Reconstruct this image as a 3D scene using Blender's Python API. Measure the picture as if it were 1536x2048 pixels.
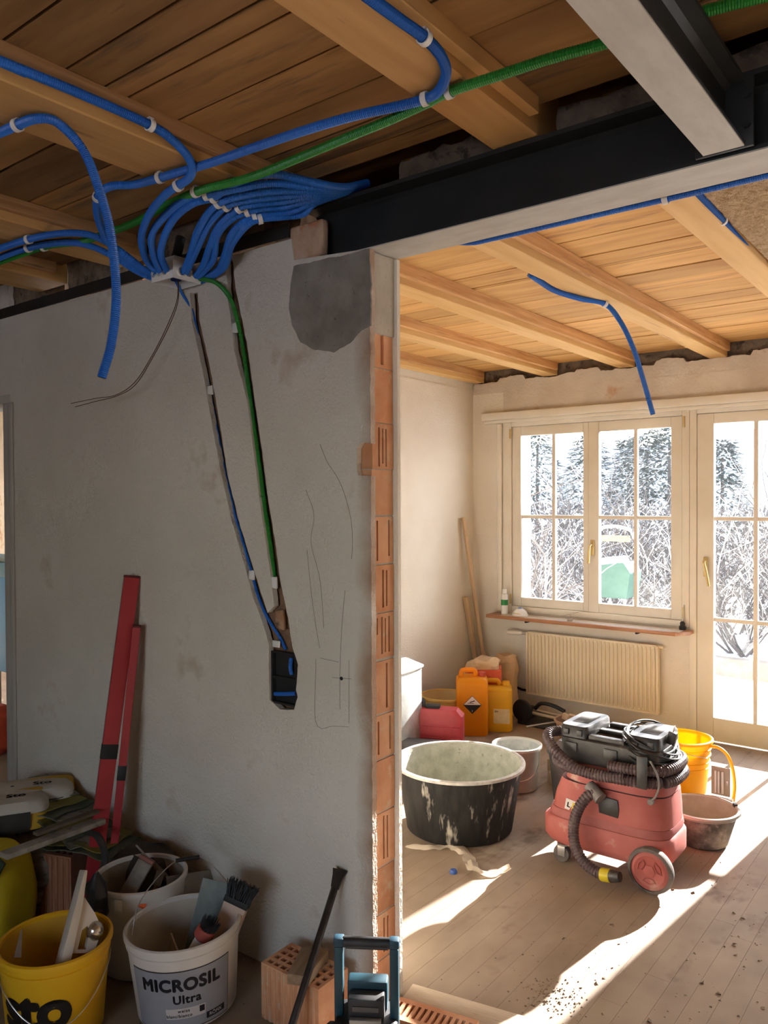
import bpy, bmesh, math, random
from mathutils import Vector, Matrix, noise
from mathutils.geometry import delaunay_2d_cdt
for _o in list(bpy.data.objects): bpy.data.objects.remove(_o)
SC = bpy.context.scene
COL = SC.collection
random.seed(7)
R = math.radians

# ------------------------------------------------------------------ camera
FL, EYE = 1598.4, 1.6
YAW, PITCH, ROLL = R(37.764), R(-.889), R(-.255)
_f = Vector((-math.sin(YAW)*math.cos(PITCH), math.cos(YAW)*math.cos(PITCH), math.sin(PITCH)))
_r = Vector((math.cos(YAW), math.sin(YAW), 0)); _u = _r.cross(_f)
CR = _r*math.cos(ROLL)+_u*math.sin(ROLL); CU = -_r*math.sin(ROLL)+_u*math.cos(ROLL); CF = _f
CAM = Vector((0, 0, EYE))
cd = bpy.data.cameras.new('camera'); cam = bpy.data.objects.new('camera', cd); COL.objects.link(cam)
cd.sensor_fit = 'HORIZONTAL'; cd.sensor_width = 36; cd.lens = FL/1536*36; cd.clip_start = .02; cd.clip_end = 500
m = Matrix((CR, CU, -CF)).transposed().to_4x4(); m.translation = CAM; cam.matrix_world = m
SC.camera = cam

# ------------------------------------------------------------------ world, sun, exposure
W = bpy.data.worlds.new('winter_sky'); SC.world = W; W.use_nodes = True
_nt = W.node_tree; _nt.nodes.clear()
_sky = _nt.nodes.new('ShaderNodeTexSky'); _sky.sky_type = 'NISHITA'; _sky.sun_disc = False
_sky.sun_elevation = R(22); _sky.sun_rotation = R(5); _sky.altitude = 500; _sky.air_density = 1; _sky.dust_density = 1.5
_bg = _nt.nodes.new('ShaderNodeBackground'); _bg.inputs[1].default_value = SKY_STRENGTH = 1.0
_wo = _nt.nodes.new('ShaderNodeOutputWorld')
_hs = _nt.nodes.new('ShaderNodeHueSaturation'); _hs.inputs['Saturation'].default_value = .6; _nt.links.new(_sky.outputs[0], _hs.inputs['Color']); _nt.links.new(_hs.outputs[0], _bg.inputs[0]); _nt.links.new(_bg.outputs[0], _wo.inputs[0])
sl = bpy.data.lights.new('sun', 'SUN'); sl.energy = 33; sl.angle = R(.6); sl.color = (1, .965, .92)
sun = bpy.data.objects.new('sun', sl); COL.objects.link(sun)
sun.location = (1, 12, 6)
sun.rotation_euler = Vector((-.1, -1, -.41)).to_track_quat('-Z', 'Y').to_euler()
SC.view_settings.view_transform = 'Standard'; SC.view_settings.look = 'None'
SC.view_settings.gamma = 1; SC.view_settings.use_curve_mapping = False
SC.view_settings.exposure = 0.36
SC.cycles.max_bounces = 7; SC.cycles.diffuse_bounces = 4; SC.cycles.glossy_bounces = 3; SC.cycles.use_light_tree = False; SC.cycles.use_adaptive_sampling = True; SC.cycles.adaptive_threshold = .05; SC.cycles.transparent_max_bounces = 12
SC.cycles.caustics_reflective = False; SC.cycles.caustics_refractive = False
SC.cycles.sample_clamp_indirect = 12

# ------------------------------------------------------------------ surveying helpers (photo point on a known plane)
def ray(x, y): return CF + CR*((x-768)/FL) - CU*((y-1024)/FL)
def PY(x, y, Y): d = ray(x, y); return CAM + d*(Y/d.y)
def PX(x, y, X): d = ray(x, y); return CAM + d*(X/d.x)
def PZ(x, y, Z): d = ray(x, y); return CAM + d*((Z-EYE)/d.z)

# ------------------------------------------------------------------ object helpers
def tag(o, label=None, cat=None, group=None, kind=None):
    if label: o['label'] = label
    if cat: o['category'] = cat
    if group: o['group'] = group
    if kind: o['kind'] = kind
    return o
def thing(name, label=None, cat=None, loc=(0, 0, 0), rz=0, group=None, kind=None):
    o = bpy.data.objects.new(name, None); COL.objects.link(o); o.empty_display_size = .05
    o.location = loc; o.rotation_euler = (0, 0, rz)
    return tag(o, label, cat, group, kind)
def copy_tree(o, parent=None):
    c = o.copy(); COL.objects.link(c); c.parent = parent
    for ch in list(o.children): copy_tree(ch, c)
    return c

class MB:
    """collects shapes of ONE object"""
    def __init__(s): s.v = []; s.f = []
    def add(s, vs, fs):
        b = len(s.v); s.v += [tuple(p) for p in vs]; s.f += [tuple(i+b for i in f) for f in fs]; return s
    def box(s, x0, x1, y0, y1, z0, z1, M=None):
        vs = [Vector((x, y, z)) for z in (z0, z1) for y in (y0, y1) for x in (x0, x1)]
        if M: vs = [M @ v for v in vs]
        return s.add(vs, [(0, 2, 3, 1), (4, 5, 7, 6), (0, 1, 5, 4), (2, 6, 7, 3), (0, 4, 6, 2), (1, 3, 7, 5)])
    def prism(s, poly, a, b, axis='z', M=None):
        """convex or simple polygon extruded from a to b along an axis"""
        n = len(poly)
        def P(p, t): return Vector({'z': (p[0], p[1], t), 'y': (p[0], t, p[1]), 'x': (t, p[0], p[1])}[axis])
        vs = [P(p, a) for p in poly]+[P(p, b) for p in poly]
        if M: vs = [M @ v for v in vs]
        fs = [tuple(range(n-1, -1, -1)), tuple(range(n, 2*n))]+[(i, (i+1) % n, n+(i+1) % n, n+i) for i in range(n)]
        return s.add(vs, fs)
    def lathe(s, prof, n=32, c=(0, 0, 0), sx=1, sy=1, M=None, wob=0, closed=False, cap=True):
        vs = []; fs = []
        for (r, z) in prof:
            for k in range(n):
                a = 2*math.pi*k/n; q = 1+(wob*noise.noise(Vector((math.cos(a)*2, math.sin(a)*2, z*9))) if wob else 0)
                vs.append(Vector((c[0]+r*q*sx*math.cos(a), c[1]+r*q*sy*math.sin(a), c[2]+z)))
        if M: vs = [M @ v for v in vs]
        L = len(prof)
        for i in range(L if closed else L-1):
            for k in range(n):
                j = (i+1) % L
                fs.append((i*n+k, i*n+(k+1) % n, j*n+(k+1) % n, j*n+k))
        if not closed and cap:
            if prof[0][0] > 1e-6: fs.append(tuple(range(n-1, -1, -1)))
            if prof[-1][0] > 1e-6: fs.append(tuple((L-1)*n+k for k in range(n)))
        return s.add(vs, fs)
    def tube(s, pts, r, n=10, rr=None, cap=True, corr=None, closed=False):
        """round tube along points; rr = radius per point"""
        pts = [Vector(p) for p in pts]; L = len(pts)
        T = []
        for i in range(L):
            if closed: t = pts[(i+1) % L]-pts[i-1]
            else: t = pts[min(i+1, L-1)]-pts[max(i-1, 0)]
            T.append(t.normalized() if t.length > 1e-9 else Vector((0, 0, 1)))
        nrm = T[0].orthogonal().normalized(); vs = []
        for i in range(L):
            nrm = (nrm-T[i]*nrm.dot(T[i])); nrm = nrm.normalized() if nrm.length > 1e-6 else T[i].orthogonal().normalized()
            bi = T[i].cross(nrm); q = rr[i] if rr else r
            if corr: q *= corr[i % len(corr)]
            for k in range(n):
                a = 2*math.pi*k/n; vs.append(pts[i]+(nrm*math.cos(a)+bi*math.sin(a))*q)
        fs = []
        for i in range(L if closed else L-1):
            for k in range(n):
                j = (i+1) % L
                fs.append((i*n+k, i*n+(k+1) % n, j*n+(k+1) % n, j*n+k))
        if cap and not closed: fs += [tuple(range(n-1, -1, -1)), tuple((L-1)*n+k for k in range(n))]
        return s.add(vs, fs)
    def ball(s, c, rx, ry=None, rz=None, n=14, m=9, M=None):
        ry = rx if ry is None else ry; rz = rx if rz is None else rz
        vs = []; fs = []
        for i in range(m+1):
            t = math.pi*i/m
            for k in range(n):
                a = 2*math.pi*k/n
                vs.append(Vector((c[0]+rx*math.sin(t)*math.cos(a), c[1]+ry*math.sin(t)*math.sin(a), c[2]-rz*math.cos(t))))
        if M: vs = [M @ v for v in vs]
        for i in range(m):
            for k in range(n): fs.append((i*n+k, i*n+(k+1) % n, (i+1)*n+(k+1) % n, (i+1)*n+k))
        return s.add(vs, fs)
    def build(s, name, mat, parent=None, bevel=0, seg=2, smooth=35, loc=None, rot=None, weld=1e-5, jit=0, jfreq=8, sub=0):
        me = bpy.data.meshes.new(name); me.from_pydata([tuple(v) for v in s.v], [], s.f)
        bm = bmesh.new(); bm.from_mesh(me)
        if weld: bmesh.ops.remove_doubles(bm, verts=bm.verts, dist=weld)
        bmesh.ops.recalc_face_normals(bm, faces=bm.faces)
        if bevel: 
            es = [e for e in bm.edges if len(e.link_faces) == 2 and e.calc_face_angle(0) > .5]
            bmesh.ops.bevel(bm, geom=es, offset=bevel, segments=seg, profile=.5, affect='EDGES', clamp_overlap=True)
        if sub: bmesh.ops.subdivide_edges(bm, edges=bm.edges, cuts=sub, use_grid_fill=True)
        if jit:
            for v in bm.verts: v.co += noise.noise_vector(v.co*jfreq)*jit
        bm.to_mesh(me); bm.free()
        if smooth:
            me.polygons.foreach_set('use_smooth', [True]*len(me.polygons)); me.set_sharp_from_angle(angle=R(smooth))
        if mat: me.materials.append(mat)
        o = bpy.data.objects.new(name, me); COL.objects.link(o)
        if parent: o.parent = parent
        if loc is not None: o.location = loc
        if rot is not None: o.rotation_euler = rot
        return o

def inst(o, name=None, parent=None, loc=None, rot=None, scale=None):
    c = o.copy(); COL.objects.link(c)
    if name: c.name = name
    if parent is not None: c.parent = parent
    if loc is not None: c.location = loc
    if rot is not None: c.rotation_euler = rot
    if scale is not None: c.scale = scale
    return c
def spline(P, step):
    """smooth curve through control points, even steps"""
    P = [Vector(p) for p in P]; Q = [P[0]*2-P[1]]+P+[P[-1]*2-P[-2]]; fine = []
    for i in range(1, len(Q)-2):
        p0, p1, p2, p3 = Q[i-1:i+3]
        n = max(6, int((p2-p1).length/.004))
        for k in range(n):
            t = k/n
            fine.append(.5*((2*p1)+(p2-p0)*t+(2*p0-5*p1+4*p2-p3)*t*t+(3*p1-p0-3*p2+p3)*t**3))
    fine.append(P[-1]); out = [fine[0]]; acc = 0
    for a, b in zip(fine, fine[1:]):
        d = (b-a).length
        while d > 1e-9 and acc+d >= step:
            a = a+(b-a)*((step-acc)/d); out.append(a.copy()); d = (b-a).length; acc = 0
        acc += d
    return out
def heightgrid(W_, H_, holes, depth, base):
    """plate W x H (local x,z; front at y=0, body to y=base) with rectangular recesses (x0,x1,z0,z1) of given depth"""
    xs = sorted({0, W_, *[h[0] for h in holes], *[h[1] for h in holes]}); zs = sorted({0, H_, *[h[2] for h in holes], *[h[3] for h in holes]})
    nx, nz = len(xs)-1, len(zs)-1
    def dep(i, k):
        if i < 0 or k < 0 or i >= nx or k >= nz: return base
        cx, cz = (xs[i]+xs[i+1])/2, (zs[k]+zs[k+1])/2
        for h in holes:
            if h[0] < cx < h[1] and h[2] < cz < h[3]: return h[4] if len(h) > 4 else depth
        return 0
    mb = MB()
    for i in range(nx):
        for k in range(nz):
            d = dep(i, k); a, b, c, e = xs[i], xs[i+1], zs[k], zs[k+1]
            mb.add([(a, d, c), (b, d, c), (b, d, e), (a, d, e)], [(0, 1, 2, 3)])
            for (ii, kk, p, q) in ((i-1, k, (a, c), (a, e)), (i+1, k, (b, c), (b, e)), (i, k-1, (a, c), (b, c)), (i, k+1, (a, e), (b, e))):
                d2 = dep(ii, kk)
                if d2 > d+1e-9: mb.add([(p[0], d, p[1]), (q[0], d, q[1]), (q[0], d2, q[1]), (p[0], d2, p[1])], [(0, 1, 2, 3)])
    mb.add([(0, base, 0), (W_, base, 0), (W_, base, H_), (0, base, H_)], [(0, 3, 2, 1)])
    return mb
def slab2d(outer, holes, y0, y1, step=None):
    """flat slab in the XZ plane from y0 (front) to y1 with outline and holes"""
    pts = []; edges = []; loops = [outer]+holes
    for L in loops:
        b = len(pts); pts += [Vector((p[0], p[1])) for p in L]; edges += [(b+i, b+(i+1) % len(L)) for i in range(len(L))]
    vo, eo, fo, _a, _b, _c = delaunay_2d_cdt(pts, edges, [], 0, 1e-6)
    def inside(p, L):
        c = False; j = len(L)-1
        for i in range(len(L)):
            if (L[i][1] > p[1]) != (L[j][1] > p[1]) and p[0] < (L[j][0]-L[i][0])*(p[1]-L[i][1])/(L[j][1]-L[i][1])+L[i][0]: c = not c
            j = i
        return c
    mb = MB(); n = len(vo)
    vs = [(v.x, y0, v.y) for v in vo]+[(v.x, y1, v.y) for v in vo]; fs = []
    for f in fo:
        c = (sum(vo[i].x for i in f)/3, sum(vo[i].y for i in f)/3)
        if inside(c, outer) and not any(inside(c, h) for h in holes):
            fs.append(tuple(f)); fs.append(tuple(n+i for i in reversed(f)))
    cnt = {}
    for f in fs[::2]:
        for a, b in zip(f, f[1:]+f[:1]): cnt[(min(a, b), max(a, b))] = cnt.get((min(a, b), max(a, b)), 0)+1
    for (a, b), k in cnt.items():
        if k == 1: fs.append((a, b, n+b, n+a))
    return mb.add(vs, fs)
def text_mb(txt, size, align='CENTER', bold=0, space=1):
    cu = bpy.data.curves.new('t', 'FONT'); cu.body = txt; cu.size = size; cu.align_x = align; cu.space_character = space; cu.resolution_u = 4
    o = bpy.data.objects.new('t', cu); COL.objects.link(o)
    dg = bpy.context.evaluated_depsgraph_get(); me = bpy.data.meshes.new_from_object(o.evaluated_get(dg))
    mb = MB()
    for dx, dy in (((0, 0),) if not bold else [(0, 0)]+[(bold*math.cos(k*math.pi/4), bold*math.sin(k*math.pi/4)) for k in range(8)]):
        mb.add([(v.co.x+dx, v.co.y+dy, 0) for v in me.vertices], [tuple(p.vertices) for p in me.polygons])
    bpy.data.objects.remove(o); bpy.data.meshes.remove(me); bpy.data.curves.remove(cu)
    return mb
def mapped(mb, fn):
    r = MB(); r.v = [tuple(fn(*p)) for p in mb.v]; r.f = list(mb.f); return r

# ------------------------------------------------------------------ materials
MATS = {}
def mat(name, c1, c2=None, rough=.8, scale=8, stretch=(1, 1, 1), lo=.35, hi=.65, bump=0, bscale=None, metal=0, spots=None, sscale=30, samt=.55, rnd=0, spec=.4, detail=3, trans=0, sss=0, coat=0, world=False):
    """noise blend of two colours, optional spots of a third, fine relief"""
    if name in MATS: return MATS[name]
    M_ = bpy.data.materials.new(name); M_.use_nodes = True; nt = M_.node_tree; N = nt.nodes; L = nt.links
    b = N['Principled BSDF']; b.inputs['Roughness'].default_value = rough; b.inputs['Metallic'].default_value = metal
    b.inputs['Specular IOR Level'].default_value = spec
    if coat: b.inputs['Coat Weight'].default_value = coat
    tc = N.new('ShaderNodeTexCoord'); mp = N.new('ShaderNodeMapping'); mp.inputs['Scale'].default_value = stretch
    geo = N.new('ShaderNodeNewGeometry') if world else None
    L.new(geo.outputs['Position'] if world else tc.outputs['Object'], mp.inputs[0]); vec = mp.outputs[0]
    oi = None
    if rnd:
        oi = N.new('ShaderNodeObjectInfo'); ad = N.new('ShaderNodeVectorMath'); ad.operation = 'ADD'
        sc_ = N.new('ShaderNodeVectorMath'); sc_.operation = 'SCALE'; sc_.inputs['Scale'].default_value = 37
        cb = N.new('ShaderNodeCombineXYZ'); [L.new(oi.outputs['Random'], cb.inputs[i]) for i in range(3)]
        L.new(cb.outputs[0], sc_.inputs[0]); sc_.inputs['Scale'].default_value = 0 if world else 37; L.new(vec, ad.inputs[0]); L.new(sc_.outputs[0], ad.inputs[1]); vec = ad.outputs[0]
    col = None
    if c2 is not None:
        nz = N.new('ShaderNodeTexNoise'); nz.inputs['Scale'].default_value = scale; nz.inputs['Detail'].default_value = detail; nz.inputs['Roughness'].default_value = .6
        L.new(vec, nz.inputs['Vector'])
        rp = N.new('ShaderNodeValToRGB'); rp.color_ramp.elements[0].position = lo; rp.color_ramp.elements[1].position = hi
        rp.color_ramp.elements[0].color = (*c1, 1); rp.color_ramp.elements[1].color = (*c2, 1)
        L.new(nz.outputs['Fac'], rp.inputs[0]); col = rp.outputs[0]
    else: b.inputs['Base Color'].default_value = (*c1, 1)
    def mixc(a, c, fac):
        mx = N.new('ShaderNodeMix'); mx.data_type = 'RGBA'
        L.new(fac, mx.inputs[0]); L.new(a, mx.inputs[6])
        if isinstance(c, tuple): mx.inputs[7].default_value = (*c, 1)
        else: L.new(c, mx.inputs[7])
        return mx.outputs[2]
    def rgb(c): 
        n_ = N.new('ShaderNodeRGB'); n_.outputs[0].default_value = (*c, 1); return n_.outputs[0]
    if spots is not None:
        if col is None: col = rgb(c1)
        n2 = N.new('ShaderNodeTexNoise'); n2.inputs['Scale'].default_value = sscale; n2.inputs['Detail'].default_value = 4; n2.inputs['Roughness'].default_value = .7
        L.new(vec, n2.inputs['Vector'])
        r2 = N.new('ShaderNodeMapRange'); r2.inputs[1].default_value = samt; r2.inputs[2].default_value = samt+.1
        L.new(n2.outputs['Fac'], r2.inputs[0]); col = mixc(col, spots, r2.outputs[0])
    if rnd:
        if col is None: col = rgb(c1)
        hs = N.new('ShaderNodeHueSaturation'); mr = N.new('ShaderNodeMapRange'); mr.inputs[3].default_value = 1-rnd; mr.inputs[4].default_value = 1+rnd
        L.new(oi.outputs['Random'], mr.inputs[0]); L.new(mr.outputs[0], hs.inputs['Value']); L.new(col, hs.inputs['Color']); col = hs.outputs[0]
    if col is not None: L.new(col, b.inputs['Base Color'])
    if bump:
        nb = N.new('ShaderNodeTexNoise'); nb.inputs['Scale'].default_value = bscale or scale*6; nb.inputs['Detail'].default_value = 2
        L.new(vec, nb.inputs['Vector']); bp = N.new('ShaderNodeBump'); bp.inputs['Strength'].default_value = bump; bp.inputs['Distance'].default_value = .01
        L.new(nb.outputs['Fac'], bp.inputs['Height']); L.new(bp.outputs[0], b.inputs['Normal'])
    if trans: b.inputs['Transmission Weight'].default_value = trans
    if sss: 
        b.inputs['Subsurface Weight'].default_value = sss; b.inputs['Subsurface Radius'].default_value = (.05, .04, .02); b.inputs['Subsurface Scale'].default_value = .3
    MATS[name] = M_; return M_

plaster = mat('plaster_grey', (.65, .60, .53), (.75, .705, .64), .9, 1.3, bump=.5, bscale=120, spots=(.58, .48, .385), sscale=2.6, samt=.60)
plaster_cream = mat('plaster_cream', (.73, .67, .57), (.80, .75, .66), .9, 1.5, bump=.35, bscale=90)
plaster_warm = mat('plaster_worn', (.60, .52, .43), (.75, .685, .59), .9, 2.2, bump=.4, bscale=60, spots=(.55, .33, .20), sscale=3.5, samt=.6)
mortar = mat('mortar_patch', (.22, .20, .175), (.32, .295, .26), .9, 9, bump=.4, bscale=60, spots=(.10, .08, .07), sscale=40, samt=.63)
mortar_light = mat('mortar_light', (.46, .42, .35), (.56, .51, .43), .9, 10, bump=.4, bscale=60, spots=(.3, .26, .2), sscale=20, samt=.64)
brickm = mat('clay_brick', (.60, .28, .14), (.72, .40, .23), .9, 7, bump=.15, bscale=70, spots=(.66, .46, .30), sscale=9, samt=.58, rnd=.12)
brick_old = mat('clay_brick_old', (.34, .17, .09), (.5, .33, .22), .95, 9, bump=.5, bscale=40, spots=(.16, .1, .07), sscale=14, samt=.55)
rubble = mat('rubble_masonry', (.16, .11, .075), (.29, .215, .15), .95, 12, bump=.8, bscale=40, spots=(.07, .05, .04), sscale=14, samt=.55)
steel_dark = mat('steel_black_paint', (.014, .016, .018), (.024, .026, .028), .5, 5, bump=.08, bscale=60, spec=.4)
steel_grey = mat('steel_grey_underside', (.47, .46, .42), (.56, .55, .51), .55, 7, (1, 3, 1), bump=.05, bscale=40, spec=.4)  # paler grey than the profile, for the beam undersides only
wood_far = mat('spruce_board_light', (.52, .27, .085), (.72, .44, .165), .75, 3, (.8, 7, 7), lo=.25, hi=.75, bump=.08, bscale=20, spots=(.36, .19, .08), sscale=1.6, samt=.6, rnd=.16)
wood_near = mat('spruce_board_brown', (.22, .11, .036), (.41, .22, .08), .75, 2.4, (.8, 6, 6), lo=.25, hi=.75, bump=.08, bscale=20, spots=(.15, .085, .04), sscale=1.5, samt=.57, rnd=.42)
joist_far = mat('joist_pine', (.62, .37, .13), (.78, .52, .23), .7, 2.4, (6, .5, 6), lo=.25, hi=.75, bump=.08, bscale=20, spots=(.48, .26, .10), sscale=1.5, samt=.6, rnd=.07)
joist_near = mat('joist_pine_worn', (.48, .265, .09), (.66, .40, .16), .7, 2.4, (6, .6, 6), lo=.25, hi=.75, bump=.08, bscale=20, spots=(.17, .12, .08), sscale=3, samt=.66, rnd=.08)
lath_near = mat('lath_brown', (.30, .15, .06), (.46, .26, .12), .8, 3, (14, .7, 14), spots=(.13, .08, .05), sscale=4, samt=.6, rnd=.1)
floorm = mat('floor_dusty_oak', (.245, .18, .128), (.34, .262, .19), .75, 2.2, (1.6, 1, 1), bump=.12, bscale=160, spots=(.18, .122, .083), sscale=1.9, samt=.56, rnd=.035, world=True)
floor_base = mat('floor_gap', (.26, .19, .135), None, .9)
cream_paint = mat('cream_paint', (.74, .69, .59), (.81, .77, .68), .45, 3, bump=.05, spec=.5)
white_paint = mat('white_paint', (.78, .74, .66), None, .4)
radiator_m = mat('radiator_enamel', (.76, .66, .48), (.82, .73, .55), .4, 4, spots=(.5, .36, .2), sscale=7, samt=.72)
rubber_blk = mat('black_plastic', (.022, .021, .022), (.05, .046, .043), .6, 20, bump=.1, spots=(.16, .14, .12), sscale=24, samt=.66)
blk = mat('black_matte', (.012, .012, .013), None, .6)
blue_c = mat('conduit_blue', (.012, .12, .52), (.02, .17, .66), .42, 3, spec=.5)
green_c = mat('conduit_green', (.015, .20, .02), (.025, .27, .04), .42, 3, spec=.5)
white_pl = mat('white_plastic', (.80, .80, .79), None, .45)
metal_m = mat('bare_metal', (.45, .43, .40), (.62, .60, .57), .35, 8, metal=.85)
galv = mat('galvanised_sheet', (.42, .44, .42), (.62, .63, .60), .4, 10, metal=.5, spots=(.3, .3, .28), sscale=6, samt=.6)
def _dust(M_):
    # brick dust rubbed into the plaster along the torn wall end
    nt = M_.node_tree; N = nt.nodes; L = nt.links; b = N['Principled BSDF']; src = b.inputs['Base Color'].links[0].from_socket
    ge = N.new('ShaderNodeNewGeometry'); sx_ = N.new('ShaderNodeSeparateXYZ'); L.new(ge.outputs['Position'], sx_.inputs[0])
    m1 = N.new('ShaderNodeMapRange'); m1.inputs[1].default_value = -1.64; m1.inputs[2].default_value = -1.52; L.new(sx_.outputs[0], m1.inputs[0])
    nz = N.new('ShaderNodeTexNoise'); nz.inputs['Scale'].default_value = 5; nz.inputs['Detail'].default_value = 8; L.new(ge.outputs['Position'], nz.inputs['Vector'])
    m2 = N.new('ShaderNodeMath'); m2.operation = 'MULTIPLY'; L.new(m1.outputs[0], m2.inputs[0]); L.new(nz.outputs['Fac'], m2.inputs[1])
    m3 = N.new('ShaderNodeMapRange'); m3.inputs[1].default_value = .22; m3.inputs[2].default_value = .52; m3.inputs[4].default_value = .8; L.new(m2.outputs[0], m3.inputs[0])
    mx = N.new('ShaderNodeMix'); mx.data_type = 'RGBA'; L.new(m3.outputs[0], mx.inputs[0]); L.new(src, mx.inputs[6]); mx.inputs[7].default_value = (.36, .20, .11, 1); L.new(mx.outputs[2], b.inputs['Base Color'])
_dust(plaster)
brass = mat('brass', (.52, .38, .16), (.66, .5, .24), .4, 6, metal=.6)
# ================================================================== THE SETTING
YN, YB = 1.904, 2.052           # partition faces
XE = -1.525                     # partition end face
YF = 5.426                      # window wall face
XL = -3.31                      # side wall of the far room
# ---- floor
floor = MB().box(-9.6, 2.7, -3.3, 5.75, -.12, -.006).build('floor', floor_base, smooth=0)
tag(floor, 'dusty beige plank floor strewn with grit', 'floor', kind='structure')
pw, pl_, px0, px1, py0, py1 = .078, 1.2, -2.42, .154, 1.92, 5.46
plank = None
for i in range(33):
    y = py0-random.random()*pl_; x = px0+i*pw
    while y < py1:
        a, b = max(y, py0), min(y+pl_, py1); y += pl_
        if b-a < .03: continue
        if plank is None: plank = MB().box(.0004, pw-.0004, .0004, pl_-.0004, -.0055, 0).build('plank', floorm, floor, smooth=0); p = plank
        else: p = inst(plank, parent=floor)
        p.location = (x, a, 0); p.scale.y = (b-a)/pl_
for b in ((-9.6, px0, -3.3, 5.7), (px0+33*pw, 2.7, -3.3, 5.46), (px0, px0+33*pw, -3.3, py0)): MB().box(b[0], b[1], b[2], b[3], -.0055, -.0002).build('screed', floorm, floor, smooth=0)

# ---- ceiling: joists, laths and boards
ceil = thing('ceiling', 'timber ceiling of open joists and brown boards', 'ceiling', kind='structure')
MB().box(-9.6, 2.7, -3.3, 5.75, 2.76, 2.8).build('light_block_slab', wood_near, ceil, smooth=0)  # slab added above the boards to block light
def bay(x0, x1, z, ys, m, th=.02):
    for a, b in zip(ys, ys[1:]):
        dz = random.uniform(-.003, .003)
        MB().box(0, x1-x0, .0035, b-a-.0035, 0, th).build('ceiling_board', m, ceil, bevel=.0015, seg=1, loc=(x0, a, z+dz))
ZF, ZBF = 2.51, 2.595
xj = [-3.22, -2.60, -2.018, -1.411, -.743, -.12, .5, 1.12, 1.74, 2.36]
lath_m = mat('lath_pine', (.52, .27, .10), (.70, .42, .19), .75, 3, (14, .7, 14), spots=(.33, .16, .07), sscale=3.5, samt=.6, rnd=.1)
for i, x in enumerate(xj):
    w = .11 if i else .085
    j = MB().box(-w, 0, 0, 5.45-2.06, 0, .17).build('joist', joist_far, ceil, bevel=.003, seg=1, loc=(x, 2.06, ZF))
    MB().box(.0005, .028, .0, 5.40-2.06, .030, .085).build('lath', lath_m, j, bevel=.002, seg=1)
    if i: MB().box(-w-.028, -w-.0005, .0, 5.40-2.06, .030, .085).build('lath', lath_m, j, bevel=.002, seg=1)
    if i+1 < len(xj):
        ys = [2.06, 2.22, 2.45, 2.70, 2.906, 3.124, 3.275, 3.306, 3.498, 3.677, 3.853, 4.08, 4.22, 4.346, 4.58, 4.72, 4.9, 5.08, 5.26, 5.43]
        if i != 3: ys = [2.06]+[y+random.uniform(-.05, .05) for y in ys[1:-1] if random.random() < .93]+[5.43]; ys = sorted(ys)
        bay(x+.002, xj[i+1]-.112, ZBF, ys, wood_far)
ZN, ZBN = 2.548, 2.622
jn = [(-4.55, .2), (-3.83, .22), (-3.235, .23), (-2.665, .2), (-1.786, .208), (-.967, .136), (-.10, .14), (.75, .14), (1.6, .14), (2.45, .14)]
for i, (x, w) in enumerate(jn):
    y0 = -2.2
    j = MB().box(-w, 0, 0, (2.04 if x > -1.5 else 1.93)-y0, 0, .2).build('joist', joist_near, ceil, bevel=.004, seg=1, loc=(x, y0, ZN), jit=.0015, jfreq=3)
    MB().box(.0005, .03, 0, 1.86-y0, .030, .074).build('lath', lath_near if i != 5 else joist_near, j, bevel=.002, seg=1)
    MB().box(-w-.03, -w-.0005, 0, 1.86-y0, .030, .074).build('lath', lath_near, j, bevel=.002, seg=1)
    if i+1 < len(jn):
        nx = jn[i+1]; y = 1.90; ys = [y]
        while y > -2.0:
            y -= random.choice((.12, .155, .16, .18, .19, .10)); ys.append(y)
        if i in (4,): ys = [1.90, 1.82, 1.70, 1.54, 1.375, 1.218, 1.155, 1.05, .90, .72, .55, .38, .2, 0, -.2, -.4, -.6, -.8, -1, -1.2, -1.4, -1.6, -1.8, -2, -2.2]
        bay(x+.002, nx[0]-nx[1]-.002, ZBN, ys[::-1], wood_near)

# ---- partition wall with its torn end, chases and socket hole
part = thing('wall_partition', 'grey plastered partition wall with two cable chases and torn brick end', 'wall', kind='structure')
def wob(P, a=.0022, step=.012, seed=0):
    out = []
    for i in range(len(P)):
        p, q = Vector(P[i]), Vector(P[(i+1) % len(P)]); n = max(1, int((q-p).length/step))
        for k in range(n):
            c = p.lerp(q, k/n); d = noise.noise_vector(Vector((c.x*38+seed, c.y*38, seed)))*a
            out.append((c.x+d.x, c.y+d.y))
    return out
def F(x, y, Y=YN): v = PY(x, y, Y); return (v.x, v.z)
chase = [F(*p) for p in [(380, 585), (383, 640), (405, 740), (424, 850), (443, 950), (463, 1040), (489, 1130), (505, 1190), (525, 1245), (538, 1290), (537, 1330), (539, 1400), (560, 1418), (588, 1420), (595, 1395), (592, 1380), (596, 1330), (590, 1310), (584, 1292), (576, 1235), (560, 1160), (553, 1100), (536, 1000), (524, 900), (509, 800), (496, 700), (484, 640), (471, 575), (465, 520), (453, 520), (453, 575), (462, 640), (468, 700), (494, 800), (507, 900), (519, 1000), (534, 1100), (543, 1165), (548, 1212), (535, 1225), (523, 1190), (506, 1135), (477, 1040), (455, 950), (440, 850), (421, 740), (399, 640), (395, 585)]]
chase = wob(chase, .0026, .011, 3)
outer = [(-3.70, 0), (XE, 0)]
edge = [F(742, y) for y in (955,)]
n1, n2 = F(742, 952)[1], F(742, 882)[1]; xn = F(713, 915)[0]
outer += [(XE, n1), (xn+.008, n1+.004), (xn, n1+.02), (xn+.004, n2-.02), (xn+.02, n2), (XE, n2-.006)]
outer += [(XE, 2.363), F(588, 520), F(582, 478), (-3.70, 2.466)]
outer_w = []
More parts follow.
